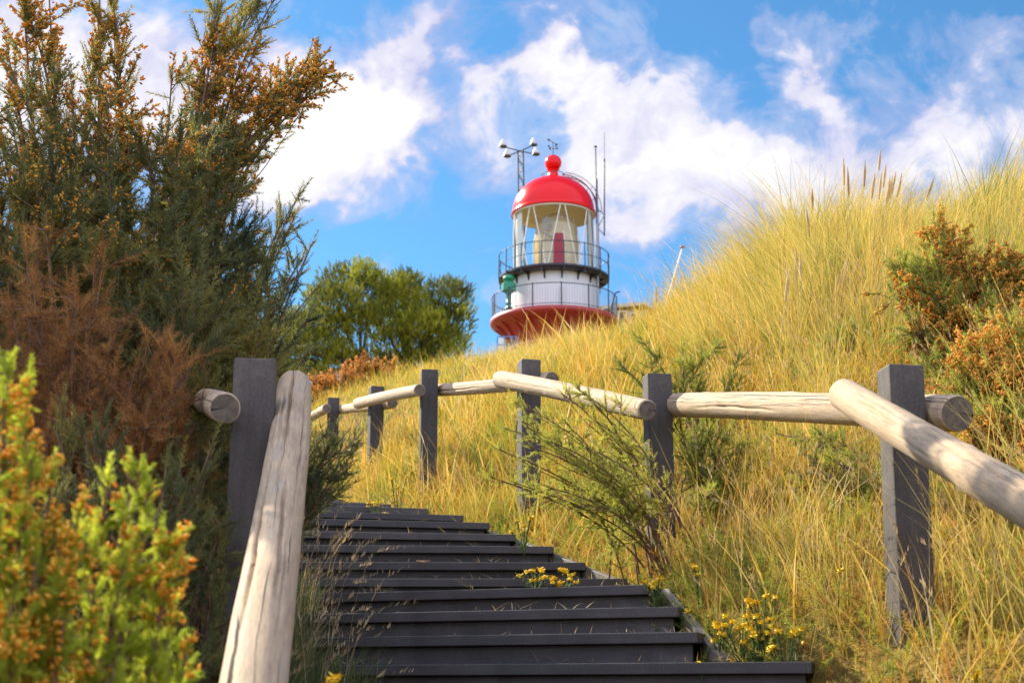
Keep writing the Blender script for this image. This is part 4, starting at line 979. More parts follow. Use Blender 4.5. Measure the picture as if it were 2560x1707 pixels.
# weather vane
mb = MB(); z0 = zb + rb_; zv1 = P(1380, 355, LY).z; zv = P(1380, 370, LY).z
mb.tube([(ax0, LY, z0 - .03), (ax0, LY, zv1)], [.022, .014], 6)
for k in range(4):
    a = math.radians(35 + 90 * k); ex, ey = .23 * math.cos(a), .23 * math.sin(a)
    mb.tube([(ax0, LY, zv - .02), (ax0 + ex, LY + ey, zv - .02)], .012, 5)
    mb.box((ax0 + ex, LY + ey, zv + .03), (.07, .02, .09))
mb.tube([(ax0 - .20, LY - .08, zv1 + .06), (ax0 + .16, LY + .06, zv1 - .10)], .014, 5)
mb.box((ax0 - .19, LY - .08, zv1 + .06), (.11, .015, .09), Matrix.Rotation(.4, 3, 'Y')); mb.box((ax0 + .16, LY + .06, zv1 - .10), (.10, .015, .07), Matrix.Rotation(.4, 3, 'Y'))
mb.build('weather_vane', M_DKST, lh)
# lantern glass, lattice bars, sill
zl0 = zd + .02; RG = 1.74
mb = MB(); mb.lathe([(RG, zl0 + .08), (RG, zr - .02)], C2, 64); mb.build('lantern_glass', M_GLASS, lh)
mb = MB(); mb.lathe([(RG + .04, zl0 - .02), (RG + .04, zl0 + .12), (RG - .05, zl0 + .12)], C2, 64); mb.build('lantern_sill', M_BAR, lh)
mb = MB(); mb.lathe([(RG + .03, zr - .10), (RG + .03, zr - .031)], C2, 64); mb.build('lantern_frame', M_BAR, lh)
for k in range(8):
    a = rad(11 + 45 * k)
    for sgn in (-1, 1):
        pts = []
        for u in np.linspace(0, 1, 6):
            q = a + rad(2.6 + 18.5 * u) * sgn; z = (zr - .03) * (1 - u) + (zl0 + .1) * u
            pts.append((ax0 + (RG + .02) * math.sin(q), LY - (RG + .02) * math.cos(q), z))
        mb = MB(); mb.tube(pts, .024, 5); mb.build('glazing_bar', M_BAR, lh)
# lens, lamp gear and red screen
mb = MB(); zc = P(1385, 540, LY).z
mb.lathe([(.15, zl0 + .12), (.92, zl0 + .15), (.98, zl0 + .6), (.99, zl0 + 1.5), (.93, zc - .55), (.74, zc - .22), (.42, zc - .04), (.30, zc + .02)], (ax0 + .12, LY), 20, smooth=False)
lens = mb.build('lens', M_LENS, lh)
mb = MB()
for k in range(7):
    q = k * 2 * math.pi / 7 + .3; cx, cy = ax0 + .12, LY
    mb.tube([(cx + 1.0 * math.sin(q), cy - 1.0 * math.cos(q), zl0 + .12), (cx + 1.02 * math.sin(q), cy - 1.02 * math.cos(q), zl0 + 1.5), (cx + .78 * math.sin(q), cy - .78 * math.cos(q), zc - .22), (cx + .32 * math.sin(q), cy - .32 * math.cos(q), zc + .03)], .028, 5)
mb.build('lens_frame', M_BAR, lens)
xr_ = P(1390, 600, LY - 1.1).x
mb = MB(); mb.lathe([(1.06, zl0 + .15), (1.06, zl0 + 1.75)], (ax0 + .12, LY), 12, rad(-9), rad(14)); mb.build('red_screen', M_CURT, lh)
mb = MB()
for k in range(5): mb.box((ax0 - .30, LY - 1.05, zl0 + 1.95 + .11 * k), (.42, .05, .05))
mb.tube([(ax0 - .62, LY - 1.1, zl0 + 1.85), (ax0 - .1, LY - 1.1, zl0 + 1.55)], .04, 5); mb.build('bracket', M_STEEL, lens)
# pale panels inside the glass at both sides, standing in for its grazing reflection
for a0, a1 in ((-100, -58), (64, 104)):
    mb = MB(); mb.lathe([(RG - .10, zl0 + .12), (RG - .10, zr - .03)], C2, 10, rad(a0), rad(a1)); mb.build('glass_sheen_panel', M_BAR, lh)
# upper gallery
RD = 2.40
mb = MB(); mb.lathe([(1.80, zd - .14), (RD - .12, zd - .14), (RD, zd - .06), (RD, zd + .02), (1.72, zd + .02)], C2, 96, smooth=False); mb.build('upper_gallery', M_IRON, lh)
NP = 16
def ring(mb, r, z, rt, n=72, a0=0, a1=360):
    pts = [(ax0 + r * math.sin(rad(a)), LY - r * math.cos(rad(a)), z) for a in np.linspace(a0, a1, n + 1)]
    mb.tube(pts, rt, 5, False)
gr = MB(); ring(gr, RD, zd + 1.0, .020); ring(gr, RD, zd + .50, .016)
for k in range(NP):
    a = rad(8.5 + 360 / NP * k)
    gr.tube([(ax0 + RD * math.sin(a), LY - RD * math.cos(a), zd - .30), (ax0 + RD * 1.01 * math.sin(a), LY - RD * 1.01 * math.cos(a), zd + .1), (ax0 + RD * math.sin(a), LY - RD * math.cos(a), zd + 1.03)], .024, 5)
gr.build('upper_railing', M_IRON, lh)
for k in range(NP):
    a = rad(8.5 + 360 / NP * k); mb = MB()
    d = Vector((math.sin(a), -math.cos(a), 0)); c0 = Vector((ax0, LY, 0))
    p = [c0 + d * 1.83 + Vector((0, 0, zd - .15)), c0 + d * (RD - .1) + Vector((0, 0, zd - .15)), c0 + d * 1.95 + Vector((0, 0, zd - .26)), c0 + d * 1.88 + Vector((0, 0, zd - .48)), c0 + d * 1.83 + Vector((0, 0, zd - .48))]
    s_ = Vector((math.cos(a), math.sin(a), 0)) * .03
    vs = [q + s_ for q in p] + [q - s_ for q in p]; n = len(p)
    mb.add(vs, [list(range(n)), list(range(n, 2 * n))[::-1]] + [[i, (i + 1) % n, n + (i + 1) % n, n + i] for i in range(n)]); mb.build('gallery_bracket', M_IRON, lh)
# white drum
RW = 1.86
mb = MB(); mb.lathe([(RW, zg - .02), (RW, zd - .13)], C2, 96)
for k in range(14):
    a = rad(14 + 360 / 14 * k); mb.tube([(ax0 + (RW + .005) * math.sin(a), LY - (RW + .005) * math.cos(a), zg), (ax0 + (RW + .005) * math.sin(a), LY - (RW + .005) * math.cos(a), zd - .14)], .012, 4)
mb.lathe([(RW + .03, zg + .0), (RW + .03, zg + .14), (RW, zg + .16)], C2, 96)
mb.build('drum_wall', M_WHITE, lh)
mb = MB(); a = rad(7); mb.tube([(ax0 + (RW + .08) * math.sin(a), LY - (RW + .08) * math.cos(a), zg), (ax0 + (RW + .08) * math.sin(a), LY - (RW + .08) * math.cos(a), zg + 1.05)], .05, 8); mb.build('vent_pipe', M_WHITE, lh)
# red flared gallery and tower
mb = MB()
prof = [(RW, zg + .01), (2.66, zg + .01), (2.76, zg - .02), (2.78, zg - .17), (2.70, zg - .27), (2.45, zg - .36), (2.25, zg - .50), (2.08, zg - .72), (1.97, zg - .98), (1.93, zg - 1.25)]
mb.lathe(prof, C2, 96)
mb.build('flared_gallery', M_RED2, lh)
mb = MB(); zb0 = gz(ax0, LY) - .5
mb.lathe([(1.96, zg - 1.24), (1.99, zg - 1.30), (1.99, zg - 1.36), (1.94, zg - 1.40), (1.98, zg - 2.6), (2.3, zb0)], C2, 64); mb.build('tower', paint('sunlit_red_paint', (0.62, 0.22, 0.14), 0.5, .15, .3, (0.45, .15, .1), .6), lh)  # paler red: sunlight on the tower put into its paint colour
for k in range(20):
    a = rad(9 + 18 * k); d = Vector((math.sin(a), -math.cos(a), 0)); s_ = Vector((math.cos(a), math.sin(a), 0)) * .04; c0 = Vector((ax0, LY, 0)); mb = MB()
    p = [c0 + d * 2.72 + Vector((0, 0, zg - .20)), c0 + d * 2.45 + Vector((0, 0, zg - .47)), c0 + d * 2.18 + Vector((0, 0, zg - .72)), c0 + d * 2.06 + Vector((0, 0, zg - 1.2)), c0 + d * 1.9 + Vector((0, 0, zg - 1.2)), c0 + d * 1.9 + Vector((0, 0, zg - .20))]
    vs = [q + s_ for q in p] + [q - s_ for q in p]; n = len(p)
    mb.add(vs, [list(range(n)), list(range(n, 2 * n))[::-1]] + [[i, (i + 1) % n, n + (i + 1) % n, n + i] for i in range(n)]); mb.build('corbel', M_RED2, lh)
gr = MB(); RL = 2.70; ring(gr, RL, zg + .95, .020, 90); ring(gr, RL, zg + .08, .016, 90)
for k in range(14):
    a = rad(9 + 360 / 14 * k - 30); gr.tube([(ax0 + RL * math.sin(a), LY - RL * math.cos(a), zg - .1), (ax0 + RL * math.sin(a), LY - RL * math.cos(a), zg + 1.0)], .030, 5)
gr.build('lower_railing', M_IRON, lh)
gr = MB()
for k in range(150):
    a = rad(360 / 150 * k); gr.tube([(ax0 + RL * math.sin(a), LY - RL * math.cos(a), zg + .08), (ax0 + RL * math.sin(a), LY - RL * math.cos(a), zg + .94)], .007, 3, False)
gr.build('balusters', M_STEEL, lh)
# green lamp housing on the lower gallery
gx0 = P(1272, 740, LY - 1.6).x; gy0 = LY - 1.55; zq = P(1272, 773, gy0).z
mb = MB()
mb.lathe([(.001, zq), (.17, zq), (.17, zq + .05), (.10, zq + .08), (.10, zq + .22), (.13, zq + .24), (.13, zq + .28), (.10, zq + .30), (.11, zq + .62), (.15, zq + .70), (.28, zq + .78)], (gx0, gy0), 16)
mb.lathe([(.28, zq + .78), (.31, zq + .80), (.31, zq + 1.10), (.28, zq + 1.13), (.18, zq + 1.16)], (gx0, gy0), 8, smooth=False)
mb.lathe([(.17, zq + 1.16), (.18, zq + 1.26), (.26, zq + 1.28), (.24, zq + 1.40), (.15, zq + 1.48), (.001, zq + 1.50)], (gx0, gy0), 16)
mb.build('green_lamp_housing', M_GREENP, lh)
# curved ladder on the dome
la = rad(72); dv = Vector((math.sin(la), -math.cos(la), 0)); sv = Vector((math.cos(la), math.sin(la), 0))
c0 = Vector((ax0, LY, zr)); mb = MB()
def arc(rr, hh, q): return c0 + dv * (rr * math.cos(q)) + Vector((0, 0, hh * math.sin(q)))
qs = np.linspace(0.0, 1.33, 14)
for sg in (-.17, .17): mb.tube([arc(1.98, Hd + .22, q) + sv * sg for q in qs], .024, 5)
mb.tube([arc(2.14, Hd + .42, q) + sv * .17 for q in qs], .016, 5)
for q in qs: mb.tube([arc(1.98, Hd + .22, q) - sv * .17, arc(1.98, Hd + .22, q) + sv * .17], .016, 4)
for q in qs[::3]: mb.tube([arc(1.98, Hd + .22, q) + sv * .17, arc(2.14, Hd + .42, q) + sv * .17], .012, 4); mb.tube([arc(1.8, Hd, q), arc(1.98, Hd + .22, q)], .012, 4)
mb.tube([c0 + dv * 1.98 + sv * s for s in (.17, .17)] and [c0 + dv * 1.98 + sv * .17, c0 + dv * 1.98 + sv * .17 + Vector((0, 0, zd - zr))], .02, 5)
mb.tube([c0 + dv * 1.98 - sv * .17, c0 + dv * 1.98 - sv * .17 + Vector((0, 0, zd - zr))], .02, 5)
mb.build('ladder', paint('ladder_paint', (0.16, 0.03, 0.03), .4), lh)
mb = MB(); ring(mb, .50, zn + .16, .014, 24)
for k in range(6): a = rad(60 * k); mb.tube([(ax0 + .42 * math.sin(a), LY - .42 * math.cos(a), zn - .08), (ax0 + .50 * math.sin(a), LY - .50 * math.cos(a), zn + .16)], .011, 4)
mb.build('finial_hoop', M_DKST, lh)
# stand pipe and the two antennas
pY = LY - 1.0
def pp(px, py): return P(px, py, pY)
mb = MB(); mb.tube([pp(1494.5, 770), pp(1493, 545), pp(1491, 450)], [.055, .05, .04], 8); mb.build('stand_pipe', M_STEEL, lh)
mb = MB(); mb.tube([pp(1493, 560), pp(1491, 448), pp(1490, 447), pp(1489, 368)], [.05, .05, .028, .026], 8); mb.box(pp(1489, 367), (.12, .12, .05)); mb.build('antenna', M_DKST, lh)
mb = MB(); mb.tube([pp(1511, 590), pp(1511, 402), pp(1511, 400), pp(1511, 330)], [.032, .030, .016, .010], 8); mb.box(pp(1511, 401), (.07, .07, .10))
for a, b in (((1494, 523), (1511, 538)), ((1511, 538), (1494, 570)), ((1494, 570), (1511, 588))): mb.tube([pp(*a), pp(*b)], .018, 5)
mb.build('antenna', M_DKST, lh)
mb = MB(); mb.tube([P(1528, 775, LY - 1.2), P(1537, 735, LY - 1.2), P(1541, 731, LY - 1.2), P(1550, 729, LY - 1.2)], .03, 6); mb.build('davit', M_IRON, lh)

# ------------------------------------------------------------------ lattice mast with four horns
MY = 64.5
mx0 = P(1301, 380, MY).x; mzt = P(1301, 378, MY).z
mast = thing('horn_mast', 'lattice mast behind the red dome carrying four pale cone horns on crossed arms', 'mast', (mx0, MY, gz(mx0, MY)))
mb = MB(); zb1 = gz(mx0, MY) - .3
for sx, sy in ((-1, -1), (1, -1), (1, 1), (-1, 1)): mb.tube([(mx0 + .22 * sx + .22, MY + .2 * sy, zb1), (mx0 + .12 * sx, MY + .12 * sy, mzt)], .040, 4)
nz_ = 46
for k in range(nz_):
    u0, u1 = k / nz_, (k + 1) / nz_; z0, z1 = zb1 + (mzt - zb1) * u0, zb1 + (mzt - zb1) * u1
    w0, w1 = .22 - .1 * u0, .22 - .1 * u1; o0, o1 = .22 * (1 - u0), .22 * (1 - u1)
    s_ = 1 if k % 2 else -1
    for sy in (-1, 1): mb.tube([(mx0 + o0 - w0 * s_, MY + sy * w0, z0), (mx0 + o1 + w1 * s_, MY + sy * w1, z1)], .018, 3, False)
    for sx in (-1, 1): mb.tube([(mx0 + o0 + w0 * sx, MY - s_ * w0, z0), (mx0 + o1 + w1 * sx, MY + s_ * w1, z1)], .018, 3, False)
mb.build('lattice_tower', M_DKST, mast)
ends = [P(1257.5, 364, MY - .0), P(1334, 360, MY + .9), P(1268, 388, MY - 1.0), P(1340, 383.5, MY - .5)]
ctr = Vector((mx0, MY, mzt))
for e in ends:
    mb = MB(); mb.tube([ctr, e + Vector((0, 0, -.06))], .030, 5); mb.build('arm', M_DKST, mast)
for e in ends:
    mb = MB(); z = e.z - .04
    mb.lathe([(.001, z + .0), (.16, z + .0), (.175, z + .03), (.17, z + .07), (.10, z + .24), (.045, z + .36), (.001, z + .38)], (e.x, e.y), 20); h = mb.build('horn', paint('horn_paint', (0.60, 0.57, 0.53), .5) if e is ends[0] else bpy.data.materials['horn_paint'], mast)
    mb = MB(); mb.lathe([(.18, z - .04), (.185, z - .0), (.001, z - .005)], (e.x, e.y), 20); mb.lathe([(.001, z - .05), (.18, z - .04)], (e.x, e.y), 20); mb.build('horn_rim', M_DKST, h)

# ------------------------------------------------------------------ house behind the crest, flagpole, blue railing
HY = 66.0
def hp(px, py, dy=0): return P(px, py, HY + dy)
hA, hB = hp(1500, 766), hp(1604, 757)
hx0, hx1 = hA.x, hB.x + .9; zroof = hB.z; zgr = gz(hx1, HY) - .3
house = thing('house', 'low cream house with flat pale roof edge half hidden behind the lighthouse and grass', 'house', ((hx0 + hx1) / 2, HY, zgr))
M_HW = paint('house_wall', (0.50, 0.42, 0.26), .8, .1, .1)
mb = MB(); mb.box(((hx0 + hx1) / 2 - .2, HY + 2, (zgr + zroof - .35) / 2), (hx1 - hx0 - .7, 4, zroof - .35 - zgr)); mb.build('wall', M_HW, house)
mb = MB(); xa, xb, xc = hx0 - .2, hB.x + .1, hp(1648, 780).x
prof = [(xa, zroof - .22), (xb, zroof), (xc, hp(1648, 780).z), (xc, hp(1648, 784).z), (xb, zroof - .16), (xa, zroof - .38)]
vs = [Vector((x, HY - .25, z)) for x, z in prof] + [Vector((x, HY + 4.2, z)) for x, z in prof]; n = 6
mb.add(vs, [list(range(n)), list(range(n, 2 * n))[::-1]] + [[i, (i + 1) % n, n + (i + 1) % n, n + i] for i in range(n)])
mb.build('roof', paint('roof_edge', (0.55, 0.50, 0.38), .8), house)
for px0, px1, py0, py1 in ((1543, 1567, 778, 812), (1575, 1592, 782, 812)):
    a, b_ = hp(px0, py0), hp(px1, py1); mb = MB(); mb.box(((a.x + b_.x) / 2, HY - .01, (a.z + b_.z) / 2), (b_.x - a.x, .06, a.z - b_.z), bevel=.005); w_ = mb.build('window', M_BAR, house)
    mb = MB(); mb.box(((a.x + b_.x) / 2, HY - .045, (a.z + b_.z) / 2), (b_.x - a.x - .1, .02, a.z - b_.z - .1)); mb.build('pane', M_PANE, w_)
FY = 46.0
f0, f1 = P(1655, 800, FY), P(1706, 620, FY); f0 = f0 + (f0 - f1) * .45
fl = thing('flagpole', 'slanting bare white pole rising from the grass right of the lighthouse', 'pole', tuple(f0))
mb = MB(); mb.tube([f0, (f0 + f1) / 2, f1], [.055, .045, .028], 8); mb.build('pole', paint('pole_paint', (0.72, 0.70, 0.66), .5), fl)
mb = MB(); mb.lathe([(.001, f1.z), (.09, f1.z + .01), (.08, f1.z + .06), (.001, f1.z + .08)], (f1.x, f1.y), 12); mb.tube([f1 + Vector((0, 0, .05)), f1 + Vector((.32, 0, .09))], .008, 4); mb.build('pole_cap', paint('cap_paint', (0.45, 0.16, 0.10), .5), fl)
BY = 56.0
bl = thing('stair_railing', 'small blue metal railing beside the foot of the red tower', 'railing', tuple(P(1262, 893, BY)))
mb = MB()
for px in (1243, 1261, 1279, 1290):
    mb.tube([P(px, 900, BY), P(px, 842, BY)], .03, 5)
for py in (842, 862, 882): mb.tube([P(1243, py, BY), P(1292, py, BY)], .025, 5)
mb.tube([P(1258, 842, BY), P(1282, 898, BY)], .02, 5)
mb.build('rails', M_BLUE, bl)
mb = MB(); mb.box(P(1253, 872, BY + .3), (.22, .04, .9)); mb.build('panel', M_BAR, bl)

# ------------------------------------------------------------------ marram seed stalks standing above the crest
M_SEED = blade_mat('marram_seed_head', [(0.1, (0.26, 0.15, 0.07)), (0.5, (0.48, 0.32, 0.14)), (0.9, (0.62, 0.46, 0.22))], trans=0.2, nscale=4)
M_STALK = blade_mat('marram_stalk', [(0.1, (0.36, 0.30, 0.12)), (0.9, (0.58, 0.48, 0.22))], trans=0.2, nscale=4)
def seed_stalk(tip, foot, Y, hl, label, dark=0.5, group='marram seed stalks above the dune grass', hr=0.0095):
    T_ = P(tip[0], tip[1], Y); B_ = P(foot[0], foot[1], Y); d = (T_ - B_).normalized(); zg_ = gz(B_.x, B_.y)
    root = thing('grass_stalk', label, 'grass stalk', (B_.x, B_.y, zg_), group)
    H0 = T_ - d * hl; bot = Vector((B_.x - d.x * .1, B_.y, min(zg_ - .02, B_.z - .05)))
    mb = MB(); mid = B_ + (H0 - B_) * .4; mb.tube([bot, B_, mid, H0], .0022, 4, False); o = mb.build('stem', M_STALK, root)
    me = o.data; a = me.attributes.new('rnd', 'FLOAT', 'POINT'); a.data.foreach_set('value', np.full(len(me.vertices), dark, np.float32))
    mb = MB(); us = np.linspace(0, 1, 9); mb.tube([H0 + (T_ - H0) * u for u in us], [hr * (.35 + .65 * math.sin(math.pi * min(1, u * .72 + .16)) ** .7) * (1 - .75 * max(0, u - .6) / .4) for u in us], 6)
    o = mb.build('seed_head', M_SEED, root); me = o.data
    a = me.attributes.new('rnd', 'FLOAT', 'POINT'); a.data.foreach_set('value', np.full(len(me.vertices), dark, np.float32))
    return root
LB = 'straw coloured seed stalk standing against the sky on the tall grass crest'
for (t_, f_) in [((2109, 396), (2112, 560)), ((2119, 417), (2124, 560)), ((2163, 402), (2156, 560)), ((2201, 372), (2188, 560)), ((2215, 408), (2198, 560)), ((2188, 432), (2170, 560)), ((2226, 440), (2205, 570)), ((2240, 428), (2215, 560)),
                 ((2204, 432), (2190, 560)), ((2255, 432), (2228, 570)), ((2336, 442), (2290, 570)), ((2030, 470), (2034, 600)), ((2016, 523), (2030, 640)), ((2226, 450), (2208, 570)), ((2492, 434), (2492, 560)), ((2232, 436), (2212, 570))]:
    seed_stalk(t_, f_, random.uniform(9.4, 10.2), .16 + .05 * random.random(), LB, random.uniform(.15, .8))
for (t_, f_) in [((2447, 468), (2380, 620)), ((2446, 484), (2392, 620))]:
    seed_stalk(t_, f_, 9.5, .19, 'seed stalk leaning right from the grass crest near the right edge', .7)
LB2 = 'pale sunlit seed stalk in front of the tall dune grass'
for (t_, f_) in [((1989, 622), (2000, 860)), ((2000, 628), (2012, 880)), ((2076, 632), (2074, 800)), ((2118, 640), (2080, 900)), ((2098, 678), (2062, 900)), ((2145, 648), (2088, 860)), ((1972, 676), (1950, 860)), ((1967, 650), (1975, 820)), ((2104, 676), (2076, 920))]:
    seed_stalk(t_, f_, random.uniform(8.5, 8.9), .20, LB2, random.uniform(.8, 1.0), 'pale seed stalks in the sunlit grass')
for (t_, f_, l_) in [((1641, 712), (1642, 830), 'short dark seed stalk beside the slanting pole'), ((1703, 690), (1692, 820), 'thin dark seed stalk just right of the slanting pole'), ((1822, 755), (1870, 860), 'bent brown seed stalk leaning left on the sunny crest')]:
    seed_stalk(t_, f_, 15.5 if t_[0] < 1800 else 10.2, .22 if t_[0] < 1800 else .12, l_, .1)

# ------------------------------------------------------------------ drooping dry grass over the left edge of the steps
acc = Acc(); heads = Acc()
def panicles(n, xr, yr, h0, h1, lean_x, cond=None, z_of=None):
    x = RNG.uniform(*xr, n); y = RNG.uniform(*yr, n)
    if cond is not None: k = cond(x, y); x, y = x[k], y[k]
    m = len(x); z = (ground_z(x, y) if z_of is None else z_of(x, y)) - .02
    h = RNG.uniform(h0, h1, m); lean = np.c_[RNG.normal(lean_x, .28, m), RNG.normal(-.1, .25, m)]
    bend = RNG.uniform(.5, 1, m); rn = RNG.uniform(0, 1, m)
    acc.add(*blades(np.c_[x, y, z], h, lean, bend, RNG.uniform(.0018, .0028, m), rn, 5, droop=.55))
    ll = np.minimum(np.hypot(lean[:, 0], lean[:, 1]), 1.3)
    rep = 12; kk = np.repeat(np.arange(m), rep); t = RNG.uniform(.80, 1.0, len(kk))
    f = (t * (1 - bend[kk]) + bend[kk] * t ** 2.2)
    hz = t * np.sqrt(np.clip(1 - (0.55 * ll[kk]) ** 2, .2, 1)) - .55 * t ** 3 * ll[kk] * .6
    p = np.c_[x[kk] + lean[kk, 0] * f * h[kk], y[kk] + lean[kk, 1] * f * h[kk], z[kk] + hz * h[kk]]
    d = np.c_[lean[kk, 0], lean[kk, 1], RNG.uniform(-.6, .5, len(kk))] + RNG.normal(0, .35, (len(kk), 3))
    heads.add(*blades(p, np.full(len(kk), 1.0) * RNG.uniform(.012, .03, len(kk)), d[:, :2] * .8, np.full(len(kk), .3), RNG.uniform(.003, .005, len(kk)), rn[kk], 2))
ledge = lambda x, y: stair_z(y) - .1
panicles(190, (-1.0, -.54), (3.3, 6.2), .22, .50, .38, lambda x, y: x < stair_r(y) - 1.30, ledge)
panicles(14, (-1.0, -.80), (6.2, 7.6), .18, .36, .4, lambda x, y: x < stair_r(y) - 1.15, ledge)
panicles(60, (-1.2, -.8), (3.4, 4.6), .3, .55, -.1)
panicles(700, (.5, 3.2), (5.0, 8.5), .25, .5, -.1, lambda x, y: x > stair_r(y) + .08)
panicles(140, (1.2, 2.6), (3.6, 5.0), .35, .75, -.15, lambda x, y: x > stair_r(y) + .15)
go2 = acc.obj('dry_grass', M_DRY); tag(go2, 'fine dry grass stems arching over the edges of the steps', 'grass', kind='stuff')
go3 = heads.obj('grass_seed', M_DRY); tag(go3, 'small pale seed heads hanging from the dry grass beside the steps', 'grass', kind='stuff')
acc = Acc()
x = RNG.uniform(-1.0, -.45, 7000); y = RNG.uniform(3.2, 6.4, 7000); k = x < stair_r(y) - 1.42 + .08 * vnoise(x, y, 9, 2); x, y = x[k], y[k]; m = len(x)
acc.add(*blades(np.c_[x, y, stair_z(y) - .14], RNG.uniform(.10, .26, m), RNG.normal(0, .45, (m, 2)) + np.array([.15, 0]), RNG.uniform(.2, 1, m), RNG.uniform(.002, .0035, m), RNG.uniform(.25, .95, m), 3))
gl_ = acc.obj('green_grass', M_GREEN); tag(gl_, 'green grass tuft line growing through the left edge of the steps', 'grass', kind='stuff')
# broad blue-green blades low at the right
acc = Acc(); n = 520
x = RNG.normal(1.82, .22, n); y = RNG.normal(4.45, .4, n); z = ground_z(x, y)
acc.add(*blades(np.c_[x, y, z], RNG.uniform(.35, .78, n), np.c_[RNG.normal(-.22, .35, n), RNG.normal(-.1, .2, n)], RNG.uniform(.2, .7, n), RNG.uniform(.004, .007, n), RNG.uniform(.3, .8, n), 4))
gr2 = acc.obj('marram_grass', M_MARRAM); tag(gr2, 'loose clump of long green blades in front of the right post', 'grass', kind='stuff')

# ------------------------------------------------------------------ yellow flowers
m, t, b = mat_new('petal_yellow'); M_PET = m
oi = N(t, 'ShaderNodeTexCoord').outputs['Object']
t.links.new(ramp_n(t, noise_n(t, oi, 60, 2).outputs[0], [(0.35, (0.80, 0.50, 0.01)), (0.65, (0.86, 0.66, 0.02))]), b.inputs['Base Color']); b.inputs['Roughness'].default_value = .6
M_HERB = blade_mat('flower_leaf', [(0.1, (0.05, 0.10, 0.03)), (0.5, (0.12, 0.19, 0.06)), (0.9, (0.25, 0.30, 0.10))], trans=.35, nscale=6)
def flower_meshes(seed, heads_n, hh, spread):
    r = np.random.default_rng(seed); st = MB(); hs = []
    lp = []; ld = []
    for k in range(heads_n):
        a = r.uniform(0, 6.28); rr = spread * math.sqrt(r.uniform(0, 1)); top = Vector((rr * math.cos(a), rr * math.sin(a), hh * r.uniform(.6, 1.1)))
        st.tube([(0, 0, 0), (top.x * .5, top.y * .5, top.z * .6), top], .0022, 4, False)
        h = MB()
        for j in range(14):
            q = j * 2 * math.pi / 14 + r.uniform(-.1, .1); L = .019 * r.uniform(.85, 1.15); d = Vector((math.cos(q), math.sin(q), r.uniform(-.5, .8))); s_ = Vector((-math.sin(q), math.cos(q), 0)) * .006
            h.add([top, top + d * L * .6 - s_, top + d * L, top + d * L * .6 + s_], [[0, 1, 2, 3]])
        h.lathe([(.006, top.z - .004), (.011, top.z), (.009, top.z + .006), (.0005, top.z + .009)], (top.x, top.y), 8)
        hs.append(h)
        for _ in range(9):
            u = r.uniform(.05, .8); lp.append(np.array([top.x * u, top.y * u, top.z * u])); ld.append(unit(r.normal(0, 1, 3) + np.array([0, 0, .4])))
    V_, T_, Q_, R_ = blades(np.array(lp), r.uniform(.02, .05, len(lp)), np.array(ld)[:, :2] * 1.1, r.uniform(.2, .8, len(lp)), np.full(len(lp), .0045), r.uniform(0, 1, len(lp)), 2)
    return st, hs, np_mesh('leaves', V_, T_, Q_, R_)
def on_ground(px, py, h, y0=3.2, y1=14):
    for Y in np.arange(y0, y1, .04):
        p = P(px, py, Y)
        if gz(p.x, p.y) >= p.z - h: return p
    return P(px, py, 6.0)
FL = [(1640, 1450, 5.8, 'yellow flower clump in the grass at the corner of the landing', 4), (1700, 1500, 5.6, 'yellow flower beside the end of the third step from the bottom', 2), (1960, 1590, 5.1, 'yellow flower clump right above the end of the bottom step', 6), (1335, 1425, 6.15, 'yellow flowers hanging over the edge of the upper steps, left cluster', 5), (1395, 1448, 6.1, 'yellow flower clump on the step corner below the feathery gorse', 5), (1425, 1420, 6.2, 'single yellow blooms in bright grass right of the step corner clump', 3),
      (1740, 1392, 6.2, 'pair of yellow blooms in the grass at the foot of the middle post', 2), (1745, 1425, 6.05, 'yellow bloom low beside the middle post foot', 2), (1800, 1550, 5.4, 'yellow ragwort by the right end of the second step, left of its row', 4),
      (1850, 1555, 5.35, 'yellow ragwort with the densest heads beside the lower steps', 7), (1885, 1575, 5.3, 'yellow ragwort nearest the bottom step on the right', 5), (1895, 1530, 5.5, 'taller yellow ragwort behind the dense one by the lower steps', 4),
      (1905, 1500, 5.6, 'highest yellow ragwort on the bank right of the steps', 4), (1755, 1645, 5.0, 'lone yellow bloom at the edge of the bottom step', 1), (910, 1268, 9.6, 'yellow flowers at the top of the steps beside the planks', 5), (860, 1250, 10.4, 'small yellow flowers at the far top of the steps', 4),
      (945, 1262, 9.3, 'yellow flower patch at the right end of the topmost visible planks', 5), (1130, 1140, 9.6, 'yellow blooms beside the foot of the fourth post', 3), (1050, 1175, 9.9, 'yellow flowers left of the fourth post foot', 4), (995, 1200, 10.0, 'yellow flowers in the grass between the small far posts', 4),
      (1310, 1300, 6.6, 'yellow flowers low in the feathery gorse', 4), (1915, 1190, 7.0, 'small yellow bloom under the log rail', 1), (2088, 1440, 5.6, 'yellow bloom in rusty grass left of the right post', 1), (2410, 1640, 4.2, 'orange-yellow bloom at the bottom right corner', 2), (780, 1690, 3.1, 'orange-yellow blooms at the bottom beside the left handrail', 4), (1432, 1700, 4.3, 'tiny yellow bloom in front of the bottom riser', 1)]
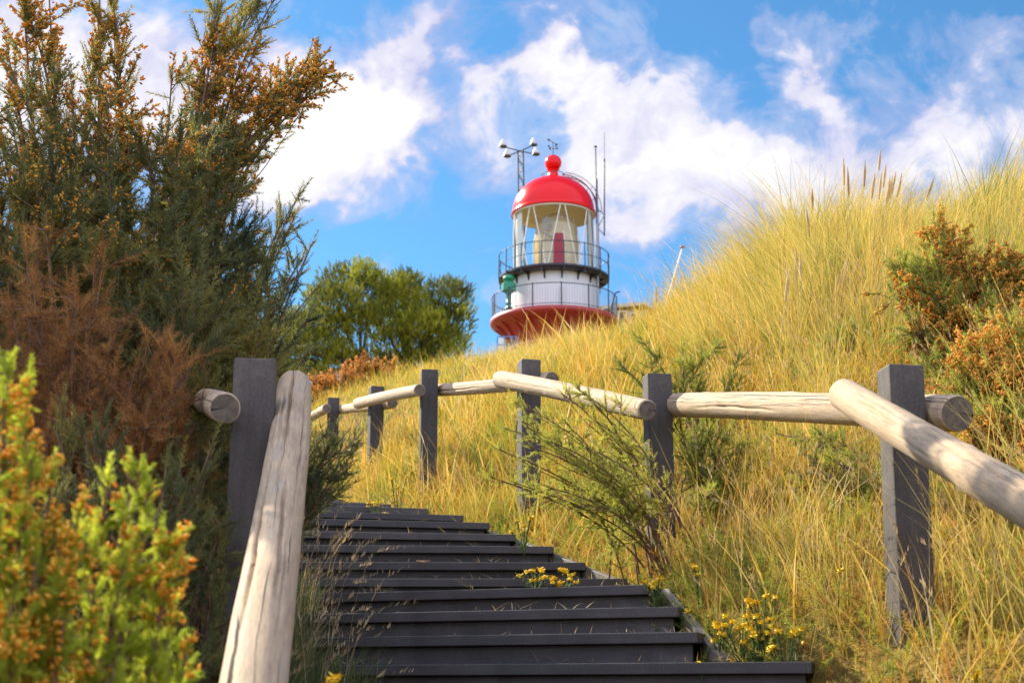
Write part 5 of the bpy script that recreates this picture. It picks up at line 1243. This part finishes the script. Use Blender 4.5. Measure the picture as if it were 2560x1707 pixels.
for i, (px, py, Y, lab, nh) in enumerate(FL):
    p = P(px, py, Y); hh = 0.12 + .02 * (i % 3); zg_ = p.z - hh * .85
    if not bool(on_stairs(np.array([p.x]), np.array([p.y]), .06)[0]): p = on_ground(px, py, .20, max(3.0, Y - 1.6))
    on = bool(on_stairs(np.array([p.x]), np.array([p.y]))[0])
    zfix = gz(p.x, p.y)
    if not on: hh = max(.07, p.z - zfix) if p.z - zfix < .34 else .34
    root = thing('yellow_flower', lab, 'flower', (p.x, p.y, p.z - hh), 'yellow flowers beside the steps')
    st, hs, lm = flower_meshes(500 + i, nh if nh < 3 else nh + 3, hh, .012 + .012 * nh)
    st.add([], [])
    for mbx, nm, mt in [(st, 'stem', M_HERB)] + [(h, 'flower_head', M_PET) for h in hs]:
        me = bpy.data.meshes.new(nm); me.from_pydata(mbx.v, [], mbx.f); link(nm, me, mt, root, local=True)
    link('leaves', lm, M_HERB, root, local=True)
acc = Acc(); n = 1500
k_ = RNG.integers(0, 14, n); u_ = RNG.uniform(0, 1, n) ** 1.8; side_ = RNG.uniform(0, 1, n) < .75
W_ = np.array([s_[4] for s_ in STEPS]); tt = np.where(side_, 1 - u_ * .35, u_ * .5) * W_[k_]
A_ = np.radians([s_[3] for s_ in STEPS])[k_]; XR = np.array([s_[0] for s_ in STEPS])[k_]; YR = np.array([s_[1] for s_ in STEPS])[k_]; ZR = np.array([s_[2] for s_ in STEPS])[k_]
dd_ = RNG.uniform(.004, .22, n); px_ = XR - tt * np.cos(A_) + dd_ * np.sin(A_); py_ = YR + tt * np.sin(A_) + dd_ * np.cos(A_)
acc.add(*blades(np.c_[px_, py_, ZR + .006], RNG.uniform(.015, .05, n), RNG.normal(0, 1.1, (n, 2)), RNG.uniform(0, .6, n), RNG.uniform(.0015, .004, n), RNG.uniform(.1, 1, n), 2))
lt_ = acc.obj('plant_litter', M_DRY); tag(lt_, 'bits of dead grass lying on the steps', 'litter', kind='stuff')
# fallen dry leaf on a step
lf = MB(); q = P(1058, 1403, 7.27); lf.tube([q + Vector((-.035, 0, .004)), q + Vector((0, -.004, .0)), q + Vector((.035, 0, .004))], [.002, .004, .001], 6)
o = lf.build('fallen_leaf', paint('dry_leaf', (0.70, 0.38, 0.15), .7)); tag(o, 'small curled tan leaf lying on the edge of a step', 'leaf')
print('tris', sum(len(o.data.polygons) for o in bpy.data.objects if o.type == 'MESH'), 'objects', len(bpy.data.objects))
